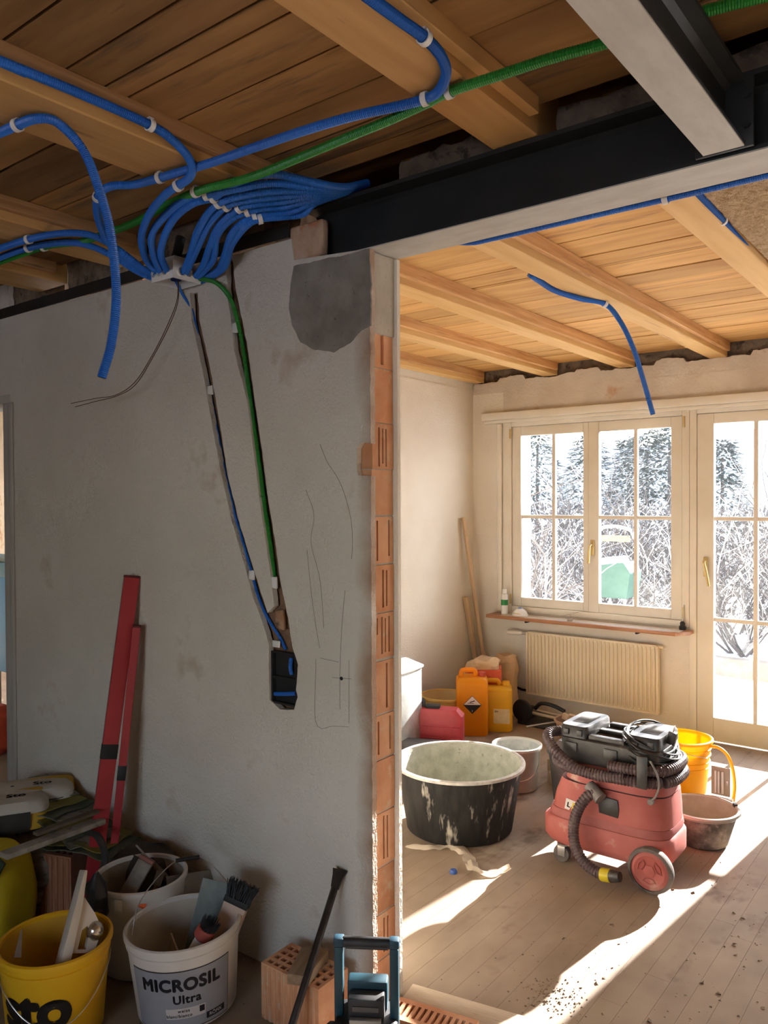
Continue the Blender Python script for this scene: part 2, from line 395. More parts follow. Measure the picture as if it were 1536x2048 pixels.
for i, p in enumerate(outer):
    q = outer[(i+1) % len(outer)]
    if abs(p[0]-XE) < .06 and abs(q[0]-XE) < .06 and i > 0: outer_w += wob([p, q], .003, .015, 9)[:max(1, int((Vector(q)-Vector(p)).length/.015))]
    else: outer_w.append(p)
MB_ = slab2d(outer_w, [chase], YN, YN+.022)
MB_.build('plaster_front', plaster, part, smooth=0)
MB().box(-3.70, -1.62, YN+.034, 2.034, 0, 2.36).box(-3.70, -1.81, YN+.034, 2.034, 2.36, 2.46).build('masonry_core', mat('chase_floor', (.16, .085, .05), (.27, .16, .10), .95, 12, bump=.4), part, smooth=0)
MB().box(-3.70, XE+.003, 2.037, YB, 0, 2.36).build('plaster_back', plaster_cream, part, smooth=0)
# bricks of the torn end: (bottom px, top px, slots)
rows = [(735, 652, 'split'), (845, 737, 'plain'), (938, 847, 's3'), (1030, 940, 'plain'), (1127, 1034, 's2w'), (1225, 1131, 's2'), (1318, 1228, 's4'), (1428, 1324, 'crack'), (1518, 1432, 's2w'), (1625, 1522, 'plain'), (1735, 1629, 's2'), (1828, 1739, 'plain'), (1920, 1832, 's2'), (1986, 1924, 'plain')]
joints = MB(); By0, By1 = YN+.024, 2.035; bw = By1-By0; prev = None
for i, (yb, yt, kind) in enumerate(rows):
    zb, zt = PX(770, yb, XE).z, PX(770, yt, XE).z
    if i == len(rows)-1: zb = .004
    h = zt-zb; e = .012
    S = {'plain': [], 's2': [(.047, .056), (.066, .074)], 's3': [(.03, .038), (.05, .056), (.067, .073)], 's2w': [(.022, .030), (.082, .090)], 's4': [(.02, .025), (.042, .050), (.061, .067), (.079, .087)], 'split': [(.045, .062)], 'crack': [(.066, .076)]}[kind]
    hol = [(a, b, e+random.uniform(-.004, .01), h-e+random.uniform(-.006, .003)) for a, b in S]
    if kind == 's4': hol[0] = (.02, .025, h*.55, h-e)
    mb = heightgrid(bw, h, hol, .05 if kind != 'split' else .008, .09)
    o = mb.build('brick', brickm, part, smooth=0, rot=(0, 0, R(90)), loc=(XE-.013-random.uniform(0, .003), By0, zb))
    o.rotation_euler = (0, 0, R(90))
    if prev is not None: joints.box(-1.60, XE-.018, By0+.002, By1-.002, zt, prev)
    prev = zb
joints.build('mortar_joints', mortar_light, part, smooth=0)
MB().box(-1.63, -1.612, By0, By1, 0, 2.1).build('brick_web', brick_old, part, smooth=0)
# mortar bed and patch under the beam
zc = PX(770, 650, XE).z
pt = [F(*p) for p in [(588, 533), (640, 520), (738, 499), (742, 560), (742, 650), (722, 662), (700, 686), (668, 704), (630, 700), (602, 684), (584, 650), (578, 610), (583, 560)]]
slab2d(wob(pt, .004, .012, 5), [], YN-.0015, YN+.004).build('mortar_patch', mortar, part, smooth=0)
MB().box(-1.80, XE-.008, YN+.0235, 2.0365, zc-.03, 2.3635).build('mortar_bed', mortar_light, part, bevel=.004, jit=.002, jfreq=20, sub=4)
# brick stub beside the beam's end
MB().box(-1.872, -1.725, 1.9085, 1.945, 2.385, 2.502).build('brick_stub', mat('clay_brick_stub', (.5, .30, .19), (.62, .45, .34), .9, 12, bump=.5, bscale=40, spots=(.55, .22, .10), sscale=9, samt=.56), part, bevel=.012, seg=3, jit=.004, jfreq=14, sub=3)
# rubble on top of the wall and of the beam
def rub(x0, x1, y0, y1, z0, z1, m=rubble, j=.012):
    return MB().box(x0, x1, y0, y1, z0, z1).build('rubble_infill', m, part, sub=10, jit=j, jfreq=22, smooth=20)
for a, b, dz in ((-4.6, -3.47, 0), (-3.23, -2.87, -.004), (-2.66, -2.0, .0), (-1.78, -1.12, .0)):
    if b > -1.5: rub(a+.30, b, 1.99, 2.05, 2.556, 2.64, rubble, .012)
    else: rub(a, b, 1.925, 2.05, 2.522, 2.645)
rub(-2.0, -1.86, 1.95, 2.05, 2.50, 2.60)
rub(-.95, -.25, 1.99, 2.05, 2.556, 2.64)
# small hollow brick bits on the beam
# pencil lines, cracks and a drill hole on the plaster
pen = mat('pencil_line', (.13, .11, .09), None, .9)
for L in ([(632, 1318), (632, 1446), (668, 1452), (700, 1454)], [(698, 1320), (698, 1450)], [(640, 1316), (686, 1326)], [(640, 888), (655, 925), (672, 950), (688, 985), (702, 1040), (705, 1090), (702, 1130)], [(614, 1100), (622, 1180), (630, 1240), (640, 1300)], [(612, 980), (628, 1030), (622, 1085), (640, 1160), (648, 1260)], [(690, 1180), (684, 1250), (680, 1340), (680, 1430)], [(664, 1355), (704, 1358)]):
    MB().tube(spline([PY(x, y, YN-.0002) for x, y in L], .02), .0007, 4).build('pencil_line', pen, part)
MB().lathe([(0, -.001), (.006, -.001), (.006, .012), (0, .012)], 14, M=Matrix.Translation(PY(683, 1357, YN)) @ Matrix.Rotation(R(-90), 4, 'X')).build('drill_hole', blk, part)
# ---- door lining left
trim1 = thing('trim_1', 'grey door lining at the open doorway', 'door frame', kind='structure')
MB().box(-3.745, -3.703, YN-.012, YB+.012, 0, 2.06).build('jamb', mat('grey_door_paint', (.46, .43, .39), (.52, .49, .45), .6, 3), trim1, bevel=.003)
MB().box(-4.72, -3.70, YN-.012, YB+.012, 2.062, 2.10).build('head', MATS['grey_door_paint'], trim1, bevel=.003)
MB().box(-3.700, -3.665, YN-.014, YN-.001, 0, 2.062).build('architrave', MATS['grey_door_paint'], trim1, bevel=.004)
MB().box(-9.6, -3.70, YN, YB, 2.103, 2.74).build('wall_over_door', plaster, smooth=0); tag(bpy.data.objects['wall_over_door'], 'grey plastered wall above the doorway', 'wall', kind='structure')
MB().box(-9.6, -4.72, YN, YB, 0, 2.103).build('wall_left_partition', plaster, smooth=0); tag(bpy.data.objects['wall_left_partition'], 'plastered partition wall beyond the doorway', 'wall', kind='structure')
# ---- walls round the rooms
def wallbox(name, label, m, *b): 
    o = MB().box(*b).build(name, m, smooth=0); return tag(o, label, 'wall', kind='structure')
wallbox('wall_side', 'cream plastered side wall of the far room', plaster_cream, XL-.12, XL, YB, YF+.3, 0, 2.455)
wallbox('wall_side_top', 'set-back plaster strip on top of the side wall', plaster_cream, XL-.12, XL-.006, YB, YF+.3, 2.456, 2.76)
wallbox('wall_right', 'plastered wall right of the rooms', plaster_cream, 2.6, 2.72, -3.3, 5.75, 0, 2.76)
for b in ((-9.6, -1.1, 0, 2.76), (-1.1, 1.1, 0, .8), (-1.1, 1.1, 2.2, 2.76), (1.1, 2.7, 0, 2.76)): wallbox('wall_back', 'plastered wall behind the viewer with an added opening for sky light', plaster, b[0], b[1], -3.3, -3.18, b[2], b[3])  # rear opening added to let sky light fill the near room
wallbox('wall_left', 'plastered wall left of the near room', plaster, -5.9, -5.78, -3.2, YN, 0, 2.76)
# room beyond the doorway
for b in ((-9.6, -8.3, 4.4, 4.55, 0, 2.76), (-8.3, -6.2, 4.4, 4.55, 0, .5), (-8.3, -6.2, 4.4, 4.55, 2.2, 2.76), (-6.2, XL-.12, 4.4, 4.55, 0, 2.76)):
    wallbox('wall_end', 'plastered wall of the room beyond the doorway', plaster_warm, *b)
wallbox('wall_end', 'plastered wall of the room beyond the doorway', plaster_warm, -9.72, -9.6, 1.9, 5.75, 0, 2.76)
# window wall: panels round the openings
WIN = (-3.04, -1.64, .74, 2.20); DOOR = (-1.64, -.60, 0, 2.20); WR = (.35, 1.85, .12, 2.20)
T = .30
for i, b in enumerate(((XL-.1, WIN[0], 0, 2.42), (WIN[0], WIN[1], 0, WIN[2]), (WIN[0], DOOR[1], 2.20, 2.42), (DOOR[1], WR[0], 0, 2.42), (WR[0], WR[1], 0, WR[2]), (WR[0], WR[1], WR[3], 2.42), (WR[1], 2.7, 0, 2.42))):
    wallbox('wall_window', 'worn cream plastered window wall', plaster_warm if b[2] > 2 else plaster_cream, b[0], b[1], YF, YF+T, b[2], b[3])
top = [(XL, 2.4205), (2.6, 2.4205)]; x = 2.6; js = []
while x > XL:
    near = min(abs(x-(a-.055)) for a in xj)
    top.append((x, 2.507+(.028 if near > .2 else 0)+.018*noise.noise(Vector((x*7, 0, 3)))+.008*noise.noise(Vector((x*31, 2, 0))))); x -= .018
top.append((XL, 2.50))
o = slab2d(top, [], YF+.004, YF+.05).build('wall_window_top', plaster_warm, smooth=0); tag(o, 'broken upper plaster strip of the window wall', 'wall', kind='structure')
o = MB().box(XL-.1, 2.7, YF+.055, YF+T, 2.4205, 2.76).build('wall_window_core', rubble, smooth=20, sub=0); tag(o, 'dark masonry behind the joist ends', 'wall', kind='structure')
# ================================================================== WINDOW, BALCONY DOOR, RADIATOR
def pane_mat():
    M_ = bpy.data.materials.new('dusty_glass'); M_.use_nodes = True; N = M_.node_tree.nodes; L = M_.node_tree.links; N.remove(N['Principled BSDF'])
    tr = N.new('ShaderNodeBsdfTransparent'); tl = N.new('ShaderNodeBsdfTranslucent'); gl = N.new('ShaderNodeBsdfGlossy'); gl.inputs['Roughness'].default_value = .02
    m1 = N.new('ShaderNodeMixShader'); m2 = N.new('ShaderNodeMixShader'); fr = N.new('ShaderNodeFresnel'); fr.inputs[0].default_value = 1.35
    nz = N.new('ShaderNodeTexNoise'); nz.inputs['Scale'].default_value = 4; mr = N.new('ShaderNodeMapRange'); mr.inputs[3].default_value = .004; mr.inputs[4].default_value = .012
    tc = N.new('ShaderNodeTexCoord'); L.new(tc.outputs['Object'], nz.inputs['Vector']); L.new(nz.outputs['Fac'], mr.inputs[0]); L.new(mr.outputs[0], m1.inputs[0])
    tl.inputs[0].default_value = (.9, .93, 1, 1)
    L.new(tr.outputs[0], m1.inputs[1]); L.new(tl.outputs[0], m1.inputs[2]); L.new(fr.outputs[0], m2.inputs[0]); L.new(m1.outputs[0], m2.inputs[1]); L.new(gl.outputs[0], m2.inputs[2])
    L.new(m2.outputs[0], N['Material Output'].inputs[0]); return M_
glass_m = pane_mat()
def sash(name, parent, x0, x1, z0, z1, gx0, gx1, gz0, gz1, vx, hz, y0, y1):
    s = thing(name, loc=(0, 0, 0)); s.parent = parent
    fr = heightgrid(x1-x0, z1-z0, [(gx0-x0, gx1-x0, gz0-z0, gz1-z0)], .03, y1-y0)
    # frame of four bars with glass opening
    del fr
    MB().box(x0, gx0, y0, y1, z0, z1).build('stile', cream_paint, s, bevel=.003)
    MB().box(gx1, x1, y0, y1, z0, z1).build('stile', cream_paint, s, bevel=.003)
    MB().box(gx0+.0005, gx1-.0005, y0+.001, y1, gz1, z1).build('rail', cream_paint, s, bevel=.003)
    MB().box(gx0+.0005, gx1-.0005, y0+.001, y1, z0, gz0).build('rail', cream_paint, s, bevel=.003)
    b = .013; ym = y0+.012; yg = y0+.03
    for x in vx: MB().box(x-b, x+b, ym, yg+.012, gz0, gz1).build('muntin', white_paint, s, bevel=.003)
    xs = [gx0, *vx, gx1]
    for z in hz:
        for a, c in zip(xs, xs[1:]): MB().box(a+(b if a in vx else 0), c-(b if c in vx else 0), ym+.001, yg+.012, z-b, z+b).build('muntin', white_paint, s, bevel=.003)
    zs = [gz0, *hz, gz1]
    for a, c in zip(xs, xs[1:]):
        for d, e in zip(zs, zs[1:]):
            MB().add([(a, yg, d), (c, yg, d), (c, yg, e), (a, yg, e)], [(0, 1, 2, 3)]).build('pane', glass_m, s, smooth=0)
    return s
win = thing('window_1', 'cream two-sash window with muntins above the radiator', 'window', kind='structure')
MB().box(-3.205, -.45, YF-.055, YF-.0005, 2.205, 2.262).build('cornice', cream_paint, win, bevel=.006)
MB().box(-3.19, -.46, YF-.04, YF-.0005, 2.182, 2.204).build('cornice_lip', cream_paint, win, bevel=.004)
MB().box(-3.085, -3.045, YF-.03, YF-.0005, .735, 2.18).build('pilaster', cream_paint, win, bevel=.012, seg=3)
MB().box(-3.04, -2.97, YF-.008, YF+.10, .742, 2.19).build('frame', cream_paint, win, bevel=.003)
MB().box(-1.69, -1.642, YF-.008, YF+.10, .742, 2.19).build('frame', cream_paint, win, bevel=.003)
MB().box(-2.969, -1.691, YF-.006, YF+.10, 2.15, 2.19).build('frame', cream_paint, win, bevel=.003)
MB().box(-2.969, -1.691, YF-.006, YF+.10, .742, .785).build('frame', cream_paint, win, bevel=.003)
sash('sash', win, -2.966, -2.352, .787, 2.147, -2.893, -2.392, .853, 2.078, [-2.629], [1.466], YF+.005, YF+.055)
sash('sash', win, -2.3505, -1.693, .787, 2.147, -2.275, -1.765, .853, 2.078, [-2.012], [1.466], YF+.003, YF+.055)
hg = MB().box(-.007, .007, -.006, .006, 0, .075).build('hinge', brass, win, bevel=.003, loc=(-2.972, YF-.014, 2.06))
for x, z in ((-2.972, .80), (-1.676, 2.07), (-1.676, .80)): inst(hg, parent=win, loc=(x, YF-.014, z))
hd = thing('handle'); hd.parent = win; hd.location = (-2.318, YF-.012, 1.25)
MB().box(-.014, .014, 0, .012, -.055, .055).build('handle_plate', brass, hd, bevel=.004)
MB().tube([(0, 0, .02), (0, -.03, .02), (.0, -.045, .012), (-.004, -.047, -.03), (-.008, -.046, -.11)], .009, 10, rr=[.008, .008, .009, .011, .009]).build('handle_lever', brass, hd)
# outside reveal of the wall
o = MB().box(-3.3, -2.925, YF+.105, YF+.225, .5, 2.3).build('wall_reveal', white_paint, smooth=0); tag(o, 'sunlit outer window reveal', 'wall', kind='structure')
# balcony door
dr = thing('door_1', 'cream glazed balcony door with muntins and brass lever', 'door', kind='structure')
MB().box(-1.6405, -1.596, YF-.008, YF+.10, 0, 2.19).build('frame', cream_paint, dr, bevel=.003)
MB().box(-.645, -.6005, YF-.008, YF+.10, 0, 2.19).build('frame', cream_paint, dr, bevel=.003)
MB().box(-1.5955, -.6455, YF-.006, YF+.10, 2.155, 2.19).build('frame', cream_paint, dr, bevel=.003)
sash('leaf', dr, -1.594, -.647, .012, 2.152, -1.490, -.735, .165, 2.086, [-1.238, -.987], [.806, 1.466], YF+.003, YF+.055)
hd = thing('handle'); hd.parent = dr; hd.location = (-1.537, YF-.012, 1.16)
MB().box(-.014, .014, 0, .012, -.075, .055).build('handle_plate', brass, hd, bevel=.004)
MB().tube([(0, 0, .03), (0, -.035, .03), (.004, -.05, .02), (.018, -.05, -.04), (.035, -.05, -.13)], .009, 10, rr=[.008, .009, .010, .011, .009]).build('handle_lever', brass, hd)
MB().box(-1.66, -.55, YF+.1, YF+T+.02, -.12, -.002).build('threshold', mortar_light, dr, smooth=0)
# unseen opening added further right, to let sun brighten the near room
w2 = thing('added_sun_opening', 'cream frame of an added unseen opening for sunlight in the window wall', 'window', kind='structure')
MB().box(WR[0], WR[0]+.06, YF, YF+.1, WR[2], WR[3]).build('frame', cream_paint, w2); MB().box(WR[1]-.06, WR[1], YF, YF+.1, WR[2], WR[3]).build('frame', cream_paint, w2)
MB().box(WR[0]+.06, WR[1]-.06, YF, YF+.1, WR[3]-.06, WR[3]).build('frame', cream_paint, w2); MB().box(WR[0]+.06, WR[1]-.06, YF, YF+.1, WR[2], WR[2]+.06).build('frame', cream_paint, w2)
MB().box(1.02, 1.08, YF+.001, YF+.1, WR[2]+.06, WR[3]-.06).build('frame', cream_paint, w2)
# sill board
sill = MB().prism([(-3.10, YF-.0005), (-3.10, YF-.17), (-3.08, YF-.18), (-1.68, YF-.18), (-1.615, YF-.07), (-1.612, YF-.0005)], .703, .728).build('window_sill', mat('sill_wood', (.34, .15, .07), (.45, .22, .11), .5, 4, (1, 10, 10), coat=.2), win, bevel=.004)
MB().box(-2.98, -1.66, YF-.16, YF-.02, .7282, .7295).build('dust_cover', mat('sill_dust', (.62, .55, .46), (.7, .64, .55), .9, 12), win, smooth=0)
for x in (-2.78, -1.95): MB().box(x-.008, x+.008, YF-.14, YF-.001, .685, .7025).build('sill_bracket', blk, win, bevel=.002)
# radiator
rad = thing('radiator', 'cream ribbed panel radiator under the window sill', 'radiator', (0, 0, 0))
RX0, RX1, RZ0, RZ1, RY = -2.812, -1.826, .142, .612, 5.352
MB().box(RX0+.004, RX1-.004, RY+.012, RY+.05, RZ0+.01, RZ1-.012).build('back_panel', radiator_m, rad, bevel=.004)
n = 33; dx = (RX1-RX0-.03)/n
rib = None
for i in range(n):
    x = RX0+.015+dx*(i+.5)
    if rib is None:
        mb = MB(); pts = []
        q = dx*.36
        prof = [(-q, .014), (-q*.8, .002), (-q*.3, -.004), (q*.3, -.004), (q*.8, .002), (q, .014)]
        h0, h1 = .012, RZ1-RZ0-.014
        vs = []; 
        for zz, s_, dy in ((h0, .5, .012), (h0+.022, 1, 0), (h1-.03, 1, 0), (h1, .5, .012)):
            for (a, b) in prof: vs.append((a*s_, b+dy*(1 if b < .01 else 0), zz))
        fs = [(r*6+k, r*6+k+1, (r+1)*6+k+1, (r+1)*6+k) for r in range(3) for k in range(5)]
        mb.add(vs, fs); rib = mb.build('rib', radiator_m, rad, loc=(x, RY, RZ0), smooth=50)
    else: inst(rib, parent=rad, loc=(x, RY, RZ0))
MB().box(RX0, RX0+.014, RY-.002, RY+.05, RZ0, RZ1-.004).build('end_cap', radiator_m, rad, bevel=.004)
MB().box(RX1-.014, RX1, RY-.002, RY+.05, RZ0, RZ1-.004).build('end_cap', radiator_m, rad, bevel=.004)
MB().box(RX0+.012, RX1-.012, RY+.0, RY+.05, RZ0-.001, RZ0+.012).build('bottom_channel', radiator_m, rad, bevel=.003)
MB().box(RX0+.012, RX1-.012, RY+.004, RY+.05, RZ1-.014, RZ1).build('top_channel', radiator_m, rad, bevel=.004)
MB().tube([(RX1-.02, RY+.025, RZ1-.01), (RX1+.03, RY+.025, RZ1-.012)], .011).build('vent_plug', radiator_m, rad)
MB().tube([(RX0, RY+.03, RZ1-.02), (RX0-.04, RY+.03, RZ1-.02)], .011).build('valve', metal_m, rad)
MB().tube([(RX0-.04, RY+.03, RZ1-.02), (RX0-.06, RY+.03, RZ1-.02), (RX0-.10, RY+.0, RZ1-.018), (RX0-.145, RY-.02, RZ1-.016)], .02, 12, rr=[.012, .017, .02, .016]).build('thermostat', white_paint, rad)
MB().tube([(RX0, RY+.03, RZ0+.02), (RX0-.05, RY+.03, RZ0+.02), (RX0-.2, RY+.05, RZ0+.055)], .009).build('pipe', blk, rad)
for x in (RX0+.15, RX1-.15): MB().box(x-.02, x+.02, RY+.05, YF, RZ0+.1, RZ1-.1).build('wall_bracket', radiator_m, rad)
tag(rad, 'cream ribbed panel radiator under the window sill', 'radiator')
# ================================================================== STEEL
def ibeam(L, w, h, tf, tw, name):
    """along local x from 0 to L, y 0..w, z 0..h; returns (dark part, light underside)"""
    c = w/2; r = .012
    P = [(0, tf), (0, .0035), (w, .0035), (w, tf), (c+tw/2+r, tf+.001), (c+tw/2, tf+r), (c+tw/2, h-tf-r), (c+tw/2+r, h-tf-.001), (w, h-tf), (w, h), (0, h), (0, h-tf), (c-tw/2-r, h-tf-.001), (c-tw/2, h-tf-r), (c-tw/2, tf+r), (c-tw/2-r, tf+.001)]
    return MB().prism(P, 0, L, 'x'), MB().box(0, L, .001, w-.001, 0, .0034)
sb = thing('steel_beam', 'long black steel beam with grey underside resting on the partition end', 'beam', (-1.80, 1.906, 2.365))
a, b = ibeam(4.395, .146, .18, .012, .009, ''); a.build('profile', steel_dark, sb, smooth=30); b.build('underside', steel_grey, sb, smooth=0)
XB0, XB1 = -.541, -.452
sx = thing('steel_beam', 'grey-bottomed steel cross beam running overhead into the long beam', 'beam', (XB1, -3.17, 2.372))
sx.rotation_euler = (0, 0, R(90))
a, b = ibeam(5.05, XB1-XB0, .15, .010, .007, ''); a.build('profile', steel_dark, sx, smooth=30); b.build('underside', steel_grey, sx, smooth=0)
ep = MB().box(5.052, 5.062, -.017, .107, -.001, .15).build('end_plate', steel_dark, sx, bevel=.001)
for yy in (-.004, .094):
    for zz in (.045, .11): MB().prism([(yy+.009*math.cos(t*math.pi/3), zz+.009*math.sin(t*math.pi/3)) for t in range(6)], 5.044, 5.052, 'x').build('bolt_head', steel_dark, sx)
sp = MB().box(-5.7, -1.862, 1.899, 1.9035, 2.466, 2.512)
o = sp.build('steel_angle', steel_dark, smooth=0); tag(o, 'black steel angle lying along the top of the plastered partition', 'steel angle')
# ================================================================== CONDUITS, JUNCTION BOX, SOCKET
def ZP(L): return [PZ(x, y, z) for x, y, z in L]
def PD(x, y, d): return CAM+ray(x, y)*d
ncl = 0
def clip_at(parent, p, t, r):
    """white pipe clip: open ring with a foot"""
    t = Vector(t).normalized(); up = Vector((0, 0, 1)); s = t.cross(up).normalized(); u = s.cross(t)
    M = Matrix((s, t, u)).transposed().to_4x4(); M.translation = p
    mb = MB(); n = 14; a0 = R(-225); a1 = R(45); q = r+.0012; o_ = r+.0042; w = .007
    ring = []
    for k in range(n+1):
        a = a0+(a1-a0)*k/n
        ring.append([(math.cos(a)*q, -w, math.sin(a)*q), (math.cos(a)*q, w, math.sin(a)*q), (math.cos(a)*o_, w, math.sin(a)*o_), (math.cos(a)*o_, -w, math.sin(a)*o_)])
    vs = [M @ Vector(v) for c in ring for v in c]; fs = [(0, 1, 2, 3), (n*4+3, n*4+2, n*4+1, n*4)]
    for k in range(n):
        for j in range(4): fs.append((k*4+j, k*4+(j+1) % 4, (k+1)*4+(j+1) % 4, (k+1)*4+j))
    mb.add(vs, fs)
    mb.box(-.006, .006, -w, w, r+.001, r+.006, M)
    return mb.build('clip', white_pl, parent, smooth=30)
def conduit(label, pts, r, m, clips=(), pitch=.0052, name='conduit', group=None, n=10, ext=(0, 0)):
    pts = [Vector(v) for v in pts]
    if ext[0]: d_ = pts[0]-pts[1]; d_.z = 0; pts = [pts[0]+d_.normalized()*ext[0]]+pts
    if ext[1]: d_ = pts[-1]-pts[-2]; d_.z = 0; pts = pts+[pts[-1]+d_.normalized()*ext[1]]
    p = spline(pts, pitch/2); root = thing(name, label, 'conduit', p[0], group=group)
    q = [v-p[0] for v in p]
    MB().tube(q, r, n, corr=(1, .86)).build('corrugated_tube', m, root, smooth=25, weld=0)
    MB().tube([q[-1]+(q[-2]-q[-1])*3, q[-1]+(q[-1]-q[-2])*.3], r*.8, n).build('tube_bore', blk, root)
    for c in clips:
        i = min(range(len(p)), key=lambda k: (p[k]-c).length)
        t = p[min(i+2, len(p)-1)]-p[max(i-2, 0)]
        clip_at(root, q[i], t, r)
    return root
CR_ = .0122
ZJ = 2.533
# hanging conduit end
hp = [PZ(-60, 285, ZJ), PZ(0, 265, ZJ), PZ(35, 250, ZJ), PZ(75, 237, ZJ), PZ(116, 246, 2.53), PD(165, 298, 2.03), PD(195, 370, 2.03), PD(218, 450, 2.03), PD(230, 540, 2.03), PD(232, 610, 2.03), PD(222, 690, 2.03), PD(203, 757, 2.03)]
conduit('blue corrugated conduit curving off the joist and hanging free in front of the wall', hp, CR_, blue_c, [hp[2]], ext=(1.0, 0))
# blue along the joist, then down into the box
a2 = ZP([(-60, 96, 2.566), (0, 122, 2.566), (150, 183, 2.566), (300, 250, 2.564), (345, 280, 2.556), (375, 312, 2.543), (385, 338, 2.524), (378, 356, 2.512), (357, 371, 2.505), (328, 392, 2.495), (297, 432, 2.475), (283, 478, 2.45), (294, 522, 2.43), (318, 546, 2.408), (331, 553, 2.402)])
conduit('blue conduit laid along the left joist edge before looping into the box', a2, CR_, blue_c, [PZ(302, 250, 2.564), PZ(357, 371, 2.505)], ext=(1.5, 0))
# top blue run
a3 = ZP([(690, -40, ZJ), (745, 0, ZJ), (800, 40, ZJ), (850, 76, ZJ), (882, 112, ZJ), (892, 148, ZJ), (876, 184, ZJ), (845, 200, ZJ), (780, 216, ZJ), (700, 234, ZJ), (600, 264, ZJ), (500, 298, ZJ), (420, 326, ZJ), (322, 355, ZJ-.002), (270, 369, ZJ), (225, 372, ZJ), (200, 386, 2.528), (193, 412, 2.518), (200, 450, 2.50), (222, 492, 2.47), (262, 525, 2.44), (300, 548, 2.412), (325, 556, 2.402)])
conduit('blue conduit bending round the wide joist and crossing the ceiling to the box', a3, CR_, blue_c, [PZ(846, 77, ZJ), PZ(850, 198, ZJ), PZ(320, 355, ZJ-.002), PZ(196, 395, 2.524)], ext=(1.5, 0))
# green run
g1 = ZP([(1700, -50, ZJ+.005), (1536, -10, ZJ+.005), (1420, 20, ZJ+.004), (1300, 57, ZJ+.002), (1205, 88, ZJ), (1100, 117, ZJ), (1000, 150, ZJ), (900, 183, ZJ), (850, 208, ZJ-.004), (780, 240, ZJ-.008), (700, 273, ZJ-.012), (600, 315, ZJ-.014), (500, 355, ZJ-.02), (400, 381, ZJ-.024), (335, 410, ZJ-.015), (270, 445, ZJ), (215, 466, ZJ), (160, 484, ZJ), (100, 491, ZJ), (50, 506, ZJ), (-60, 545, ZJ)])
conduit('long green corrugated conduit crossing the whole ceiling', g1, CR_, green_c, [PZ(899, 183, ZJ), PZ(390, 384, ZJ-.024), PZ(88, 494, ZJ)], ext=(1.2, 1.0))
# two blue pieces low at left
for k, (L, lab) in enumerate((([(-60, 520, ZJ), (0, 497, ZJ), (60, 478, ZJ), (120, 467, ZJ), (170, 468, ZJ-.01), (205, 480, 2.50), (245, 505, 2.46), (290, 540, 2.42), (318, 553, 2.402)], 'upper blue conduit running in from the left beside the green one'),
                             ([(-60, 542, ZJ), (0, 515, ZJ), (60, 495, ZJ), (130, 485, ZJ), (180, 492, 2.515), (225, 512, 2.475), (275, 543, 2.42), (315, 560, 2.396)], 'lower blue conduit running in from the left beside the green one'))):
    conduit(lab, ZP(L), CR_, blue_c, [PZ(L[2][0]-5, L[2][1], ZJ)], ext=(1.0, 0))
# the bundle out of the box, over the joist and into the hole beside the beam
B = [
 ('second', [(319, 540, 2.404), (306, 506, 2.43), (305, 465, 2.46), (338, 424, 2.49), (378, 395, 2.507), (412, 390, 2.512), (470, 378, 2.515), (545, 366, 2.522)]),
 ('top', [(335, 543, 2.404), (322, 512, 2.42), (328, 476, 2.45), (349, 436, 2.478), (385, 407, 2.495), (426, 395, 2.51), (480, 362, 2.528), (545, 348, 2.53)]),
 ('third', [(367, 545, 2.404), (380, 512, 2.43), (394, 466, 2.46), (413, 431, 2.49), (437, 406, 2.505), (480, 392, 2.515), (545, 382, 2.524)]),
 ('fourth', [(372, 546, 2.404), (396, 493, 2.44), (419, 446, 2.48), (453, 412, 2.505), (490, 401, 2.515), (550, 393, 2.524)]),
 ('fifth', [(392, 552, 2.402), (407, 530, 2.415), (420, 492, 2.44), (438, 452, 2.475), (478, 416, 2.505), (515, 407, 2.515), (556, 403, 2.524)]),
 ('sixth', [(397, 553, 2.40), (426, 519, 2.42), (434, 472, 2.455), (460, 440, 2.485), (494, 423, 2.505), (530, 416, 2.515), (565, 413, 2.522)]),
 ('seventh', [(400, 558, 2.40), (436, 540, 2.405), (449, 512, 2.425), (463, 470, 2.455), (486, 445, 2.48), (509, 434, 2.495), (545, 427, 2.51), (585, 421, 2.518)]),
 ('lowest', [(402, 562, 2.398), (447, 536, 2.405), (463, 490, 2.44), (492, 452, 2.47), (520, 438, 2.49), (560, 434, 2.505), (605, 428, 2.515)])]
for nme, L in B:
    e = L[-1]; tail = [(630, e[1]+(378-e[1])*.45+(4 if e[1] < 378 else 0), 2.53), (686, 379+(e[1]-380)*.14, 2.55), (735, 366, 2.60)]
    ci = {'second': 5, 'top': 5, 'third': 4, 'fourth': 3, 'fifth': 4, 'sixth': 4, 'seventh': 5, 'lowest': 4}[nme]
    conduit({'top': 'topmost blue conduit of the bundle fanning out of the white box', 'lowest': 'lowest blue conduit of the bundle, nearest the brick stub'}.get(nme, nme+' blue conduit of the bundle, counted from the top at the row of clips'), ZP(L+tail), CR_, blue_c, [PZ(*L[ci])], group='bundle of blue conduits between box and steel beam')
